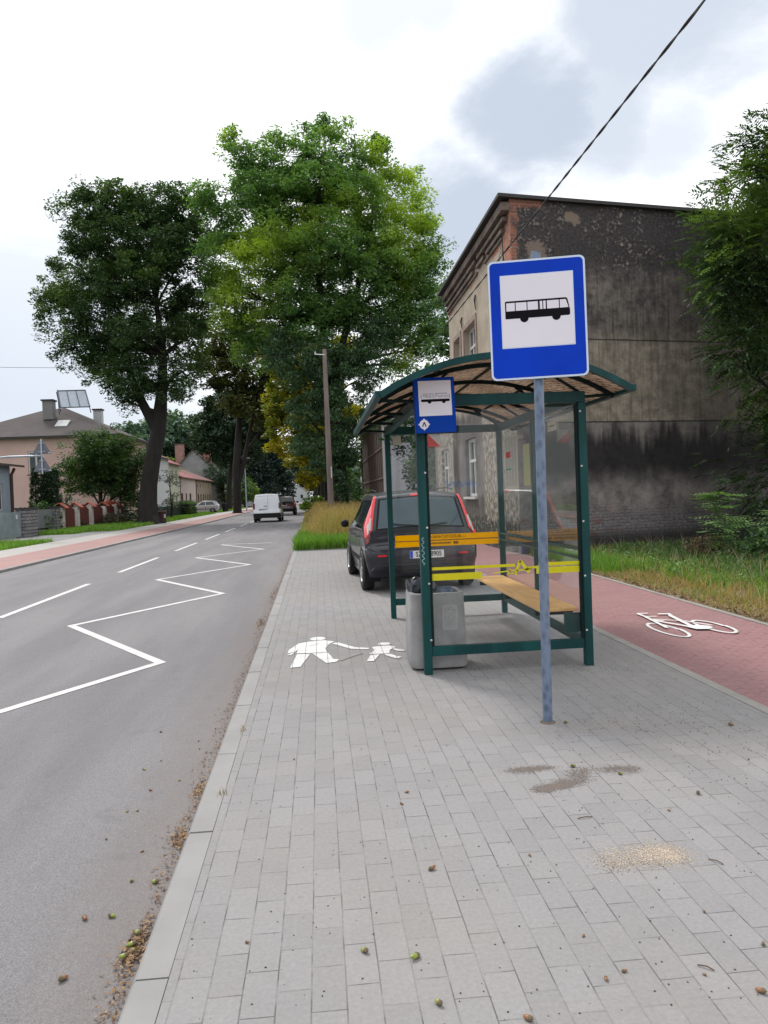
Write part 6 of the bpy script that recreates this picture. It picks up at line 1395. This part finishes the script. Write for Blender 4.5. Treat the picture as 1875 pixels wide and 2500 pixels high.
# young tree of heaven and weeds by the blackened wall
def sapling(label, x, y, h, n, seed, L=.42, leaf=.11, mat=None):
    r = thing('sapling', (x, y, 0), label, 'sapling'); rng = np.random.default_rng(seed); b = MB(); b.tube([(x, y, -.02), (x + .02, y, h * .5), (x, y, h)], [.014, .010, .005], 6); b.build('stem', M('green_stem', (.09, .10, .04), .8), r)
    z = h * (1 - rng.uniform(0, 1, n) ** 1.6 * .8); a = rng.uniform(0, 6.283, n); C = np.stack([x + 0 * z, y + 0 * z, z], 1); d = np.stack([np.cos(a), np.sin(a), .25 + 0 * a], 1)
    sprays('leaves', C, L, 6, leaf, mat or L_SAP, r, rng, droop=.35, off=(x, y, 0), dirs=d * 2.2); return r
L_SAP = leaf_mat('sapling_leaves', (.13, .24, .09), (.32, .48, .18), None, .35, 1)
sapling('young sapling with tiers of pale green leaflets against the blackened wall', 7.33, 13.5, 1.27, 75, 3, leaf=.12)
sapling('low pale leaved sapling at the right edge below the dark tree', 8.0, 12.7, .95, 34, 4)
sapling('small sapling between the tall one and the right edge', 7.75, 13.9, .8, 22, 5)
bush('bush', 'dark bush at the foot of the dark tree by the right edge', 8.4, 12.9, 1.0, .9, .95, L_MID, 75, .10, 90, .22, 26)
bush('bush', 'brownish withered weeds left of the tall sapling', 6.9, 13.4, .5, .4, .55, leaf_mat('withered_leaves', (.07, .045, .025), (.16, .11, .06), None, .2, 1), 76, .06, 50, .12, 24)
bush('bush', 'tangled green weeds right of the withered ones', 7.6, 12.3, .8, .7, .6, L_MID, 77, .08, 80, .16, 26)

# ------------------------------------------------------------------ grass
G_GRN = leaf_mat('grass_green', (.07, .18, .018), (.19, .36, .03), None, .35, 1)
G_LAWN = leaf_mat('lawn_green', (.09, .21, .02), (.22, .38, .04), None, .3, .5)
G_TAN = leaf_mat('grass_straw', (.24, .155, .055), (.50, .35, .16), (.34, .30, .10), .35, .5)
G_DRY = leaf_mat('dry_stalks', (.26, .18, .10), (.48, .38, .24), None, .2, 1)
rng = np.random.default_rng(17)
def field(n, x0, x1, y0, y1, pw=1.0):
    return rng.uniform(x0, x1, n), y0 + (y1 - y0) * rng.uniform(0, 1, n) ** pw
# verge
X, Y = field(26000, 0, 1, 21.65, 75, 1.9); Xl = np.where(Y < 33, -.70 - .012 * (Y - 22), -.80 - .012 * (Y - 33)); X = Xl + X * (2.72 - Xl)
blades('tall_verge_grass', X, Y, 0 * X - .02, .84 * np.clip((Y - 21.8) / 3.4, .22, 1) * np.clip((X - Xl) / .9, .3, 1) * (1 + .22 * np.sin(X * 3.1 + Y * .9) * np.sin(Y * 1.7)), np.clip(.0009 * Y, .015, .06), .28, G_TAN, rng)
X, Y = field(15000, 0, 1, 21.6, 26.5, 1.4); X = -.72 + X * 3.45
blades('green_verge_grass', X, Y, 0 * X - .02, .34, .020, .45, G_GRN, rng)
X, Y = field(6000, -.8, 2.7, 22, 60, 1.4); blades('verge_undergrass', X, Y, 0 * X - .02, .28, .04, .4, G_GRN, rng)
# right hand strip
def rband(n, a0, a1, y0, y1): Y = rng.uniform(y0, y1, n); return a0 + (a1 - a0) * rng.uniform(0, 1, n), Y
X, Y = rband(11000, 5.3, 7.6, 7.5, 17.0); k = (X > 5.38 + .22 * np.sin(Y * 2.1) + .12 * np.sin(Y * 5.3)) & (Y < 17.1 + (X - 4.6) * .2)
blades('wall_foot_grass', X[k], Y[k], 0 * X[k] - .01, .18, .014, .55, G_GRN, rng)
X, Y = rband(3500, 4.66, 5.3, 6, 14); blades('path_edge_grass', X, Y, 0 * X - .01, .10, .008, .7, G_TAN, rng)
X, Y = rband(1500, 4.66, 5.4, 6, 16); blades('path_edge_green', X, Y, 0 * X - .01, .09, .010, .7, G_GRN, rng)
X, Y = rband(5000, 4.7, 5.5, 12.5, 17.0); blades('wall_foot_grass', X, Y, 0 * X - .01, .20, .014, .5, G_GRN, rng)
X, Y = rband(3500, 6.0, 8.6, 8, 16); blades('tall_wall_weeds', X, Y, 0 * X - .01, .30, .020, .5, leaf_mat('weed_green', (.035, .08, .02), (.10, .18, .04), None, .3, 1), rng)
X, Y = rband(5200, 5.0, 7.4, 7.5, 16.8); blades('dry_grass', X, Y, 0 * X - .01, .16, .012, .7, G_TAN, rng)
X, Y = rband(900, 5.0, 8.0, 8, 16.5); blades('dry_stalks', X, Y, 0 * X - .01, .36, .008, .5, G_DRY, rng)
n = 9000; X = 4.60 + np.abs(rng.normal(0, .33, n)) + .0 * rng.uniform(0, 1, n); Y = rng.uniform(5, 17, n)
V, F = leaf_geo(np.stack([X, Y, rng.uniform(.0, .03, n)], 1), .085, 0, .25, .06, rng); props(link('straw_litter', npmesh('straw_litter', V, F), G_DRY), kind='stuff')
n = 2500; X = 4.60 + np.abs(rng.normal(0, .4, n)); Y = rng.uniform(5, 17, n)
V, F = leaf_geo(np.stack([X, Y, rng.uniform(.0, .04, n)], 1), .06, 0, .3, .5, rng); props(link('fallen_leaves', npmesh('fallen_leaves', V, F), leaf_mat('brown_leaf', (.10, .055, .03), (.24, .14, .07), None, .1, 1)), kind='stuff')
C = np.stack([rng.uniform(5.3, 8.2, 260), rng.uniform(8.5, 16.5, 260), rng.uniform(.05, .22, 260)], 1)
props(foliage('broadleaf_weeds', C, .13, 22, .055, leaf_mat('broad_weed', (.05, .12, .025), (.17, .30, .06), None, .35, 1), None, rng, aspect=.6), kind='stuff')
# far side lawns
def llawn(n, x0, x1, y0, y1, h, w, name): X, Y = rng.uniform(x0, x1, n), rng.uniform(y0, y1, n); blades(name, X, Y, 0 * X - .02, h, w, .5, G_LAWN, rng)
llawn(9000, -15.0, -11.45, 24, 34.3, .16, .03, 'far_lawn_grass'); llawn(9000, -15.0, -13.0, 42, 56, .24, .04, 'far_lawn_grass'); llawn(9000, -14.9, -11.5, 45, 72, .2, .045, 'far_lawn_grass'); llawn(7000, -14.9, -11.9, 70, 90, .16, .06, 'far_lawn_grass'); llawn(4000, -15, -12, 97, 130, .2, .09, 'far_lawn_grass')
llawn(3000, 4.6, 7, 80, 120, .3, .08, 'path_side_grass')

# ------------------------------------------------------------------ small litter
m_ac = M('acorn_green', (.22, .27, .04), .4, var=.25, scale=60, coat=.3); m_acb = M('acorn_brown', (.24, .11, .05), .5, var=.3, scale=60); m_cup = M('acorn_cup', (.13, .10, .06), .9, var=.3, scale=90)
def acorn(mat):
    o = thing('acorn', (0, 0, 0), 'acorn', 'acorn'); b = MB(); b.lathe([(.0008, -.014), (.0045, -.0115), (.0078, -.006), (.0085, 0), (.0076, .006), (.004, .010)], lambda x, y, h: (h, x, y), 12); b.build('nut', mat, o, smooth=True, local=True, fix=False)
    b = MB(); b.lathe([(.0092, .003), (.0094, .006), (.0075, .0105), (.003, .0125), (.0008, .016)], lambda x, y, h: (h, x, y), 12); b.build('cup', m_cup, o, smooth=True, local=True, fix=False); return o
acG, acB = acorn(m_ac), acorn(m_acb); used = set(); rnd = random.Random(77)
def put_acorn(kind, x, y, z, label, group, s=1.0):
    src = acG if kind == 'g' else acB; o = src if src not in used else copy_tree(src); used.add(src)
    o.location = (x, y, z + .0085 * s); o.rotation_euler = (0, rnd.uniform(-.2, .2), rnd.uniform(0, 6.28)); o.scale = (s * rnd.uniform(1.0, 1.25), s * rnd.uniform(.75, .95), s * .85); o['label'] = label; o['group'] = group; return o
GR, GP = 'acorns fallen on the asphalt near the kerb', 'acorns fallen on the grey pavers'
for (k_, x, y, lb, s) in (('b', -.94, 2.95, 'brown acorn on the asphalt, left of a green one beside the kerb', 1.1), ('g', -.84, 2.95, 'green acorn on the asphalt just right of the brown one', 1.0), ('b', -.90, 2.58, 'largest brown acorn on the asphalt, lowest in the picture', 1.15), ('g', -.73, 3.19, 'bright green acorn tight against the kerb stone', 1.15)):
    put_acorn(k_, x, y, -.06, lb, GR, s)
for (x, y) in ((-.85, 3.49), (-1.05, 3.65), (-1.01, 4.71), (-1.03, 3.96), (-.98, 3.96), (-1.08, 4.57), (-.84, 5.05), (-.81, 4.89), (-1.13, 5.3), (-.84, 4.35), (-.97, 4.23), (-.83, 3.22)):
    put_acorn(rnd.choice('gb'), x, y, -.06, 'small acorn scattered on the asphalt between the zigzag line and the kerb', GR, rnd.uniform(.5, .78))
for (k_, x, y, lb, s) in (('g', .25, 2.43, 'plump yellow green acorn on the foreground pavers', 1.25), ('g', .29, 2.2, 'yellow green acorn at the bottom edge on the pavers', 1.1), ('g', .09, 2.49, 'yellow green acorn left of the plump foreground one', 1.05), ('b', .39, 3.0, 'orange brown acorn alone on the pavers', 1.1), ('g', 1.51, 4.75, 'green acorn beside the foot of the sign pole', 1.1), ('g', 1.3, 3.99, 'green acorn on the dark damp patch', 1.1), ('g', 1.5, 3.84, 'yellow acorn right of the dark damp patch', .9), ('g', 1.76, 3.53, 'green acorn lying between the sand patch and the cycle path', 1.2), ('b', 2.46, 4.49, 'brown acorn near the cycle path edging', 1.2), ('b', 1.23, 2.12, 'pale brown acorn at the lower right corner', 1.0), ('b', .53, 2.1, 'brown acorn at the bottom edge', 1.0)):
    put_acorn(k_, x, y, 0, lb, GP, s)
for (x, y) in ((2.24, 3.92), (1.54, 3.37), (1.37, 2.34), (.38, 3.8), (.8, 3.05), (.81, 2.24), (.88, 2.27), (.82, 2.47), (1.28, 2.55), (.34, 3.66), (1.11, 2.22), (-.3, 2.6), (-.2, 4.4)):
    put_acorn('b', x, y, 0, 'small dark acorn piece scattered on the grey pavers', GP, rnd.uniform(.45, .7))
def grains(name, C, size, mat, kindname=None, flat=.4):
    n = len(C); s = (size * rng.uniform(.5, 1.5, n))[:, None]; a = rng.uniform(0, 6.283, n); ax = np.stack([np.cos(a), np.sin(a), 0 * a], 1) * s; ay = np.stack([-np.sin(a), np.cos(a), 0 * a], 1) * s * .7; az = np.array([0, 0, 1]) * s * flat
    V = np.stack([C + ax, C + ay, C - ax, C - ay, C + az], 1).reshape(-1, 3); i = np.arange(n)[:, None] * 5
    F = np.concatenate([i + np.array([[0, 1, 4]]), i + np.array([[1, 2, 4]]), i + np.array([[2, 3, 4]]), i + np.array([[3, 0, 4]])])
    return props(link(name, npmesh(name, V, F), mat), kind='stuff')
def gm(name, a, c):
    m, t, b = newmat(name); g = t.new('ShaderNodeNewGeometry'); t.put(b.inputs['Base Color'], t.mix(g.outputs['Random Per Island'], a, c)); b.inputs['Roughness'].default_value = .9; return m
m_sand = gm('sand_grains', (.26, .20, .15), (.60, .50, .40)); m_dk = gm('dark_specks', (.012, .010, .009), (.07, .05, .035)); m_mud = gm('mud_grains', (.10, .08, .07), (.19, .155, .135)); m_brl = gm('brown_scraps', (.10, .05, .03), (.36, .23, .12))
def clus(L): return np.concatenate([np.stack([rng.normal(x, sx, n), rng.normal(y, sy, n), np.zeros(n) + z], 1) for (x, y, sx, sy, n, z) in L])
grains('sand', clus([(1.28, 2.99, .075, .05, 2600, .001), (1.36, 2.97, .04, .05, 1500, .001), (1.12, 2.97, .045, .055, 900, .001), (1.22, 2.93, .08, .03, 500, .001), (1.58, 4.62, .22, .07, 1300, .001), (1.85, 4.74, .15, .06, 500, .001), (2.05, 5.3, .25, .3, 500, .001)]), .0021, m_sand)
grains('sand_specks', clus([(1.10, 2.93, .035, .035, 170, .001), (1.22, 2.93, .07, .025, 220, .001), (1.55, 4.6, .2, .06, 120, .001)]), .0026, m_mud)
grains('dirt', clus([(1.04, 4.0, .055, .022, 1100, .001), (1.13, 4.01, .04, .018, 600, .001), (1.06, 3.715, .028, .020, 900, .001), (1.13, 3.745, .05, .020, 1500, .001), (1.21, 3.79, .045, .022, 900, .001), (1.28, 3.86, .035, .04, 700, .001), (1.33, 3.93, .03, .03, 400, .001), (1.50, 3.92, .05, .03, 900, .001), (1.58, 3.90, .03, .03, 400, .001)]), .0026, m_mud)
n = 900; C = np.stack([rng.uniform(-.5, 2.8, n), 2.1 + 10 * rng.uniform(0, 1, n) ** 1.7, np.zeros(n) + .001], 1)
grains('crumbs', np.concatenate([C, clus([(2.1, 4.75, .35, .25, 220, .001), (2.3, 4.0, .2, .4, 120, .001), (1.7, 3.5, .5, .5, 90, .001), (1.8, 6.15, .35, .12, 160, .001), (2.3, 6.1, .2, .1, 60, .001), (1.25, 6.35, .08, .05, 60, .001)])]), .0034, m_dk, flat=.8)
n = 260; grains('grit', np.stack([rng.uniform(-6, -.7, n), 2.1 + 12 * rng.uniform(0, 1, n) ** 1.6, np.zeros(n) - .059], 1), .004, m_sand)
# drift of scraps along the kerb
n = 2600; Y = 2.1 + 19 * rng.uniform(0, 1, n) ** 1.4; X = -.655 - .0064 * Y - np.abs(rng.normal(0, .028, n)) * (1 + .8 * np.sin(Y * 3.1) ** 2)
V, F = leaf_geo(np.stack([X, Y, -.056 + rng.uniform(0, .006, n)], 1), .014, 0, .3, .5, rng); props(link('kerb_scraps', npmesh('kerb_scraps', V, F), m_brl), kind='stuff')
V, F = leaf_geo(clus([(-.70, 2.72, .022, .07, 230, -.048), (-.70, 3.6, .02, .05, 90, -.05), (-.71, 4.18, .015, .06, 60, -.05), (-.78, 9.6, .03, .3, 150, -.05), (-.80, 12.5, .03, .8, 220, -.05)]), .022, 0, .4, .42, rng); props(link('kerb_leaf_piles', npmesh('kerb_leaf_piles', V, F), m_brl), kind='stuff')
for (x, y, sx) in ((-.708, 2.80, 1.2), (-.715, 2.73, 1.1), (-.725, 2.66, 1.1), (-.70, 2.69, .9)): put_acorn('g', x, y, -.05, 'yellowing acorn in the brown leaf drift against the kerb', 'acorns in the kerb leaf drift', sx)
X, Y = clus([(-.55, 5.03, .01, .03, 16, 0), (-.55, 3.96, .01, .02, 16, 0)])[:, :2].T; blades('joint_weeds', X, Y, 0 * X, .03, .004, .8, G_DRY, rng)
# twigs
m_tw = M('twig', (.10, .07, .05), .9)
for i, (x, y, a, L, lb) in enumerate(((1.14, 3.36, .1, .07, 'short dark twig on the pavers left of the sand patch'), (1.50, 2.88, 2.2, .06, 'thin twig right of the sand patch'), (1.13, 2.25, 2.4, .05, 'curled dark twig at the lower right'), (.02, 7.1, .9, .35, 'long thin twig under the white adult figure arm'))):
    x0, y0 = x - .5 * L * math.cos(a), y - .5 * L * math.sin(a)
    if i == 3: x0, y0 = .14, 6.95
    b = MB(); b.tube([(x0, y0, .004), (x0 + L * .5 * math.cos(a) + .004, y0 + L * .5 * math.sin(a), .008), (x0 + L * math.cos(a), y0 + L * math.sin(a), .004)], .0022, 5); props(b.build('twig', m_tw), lb, 'twig', 'twigs on the pavers')
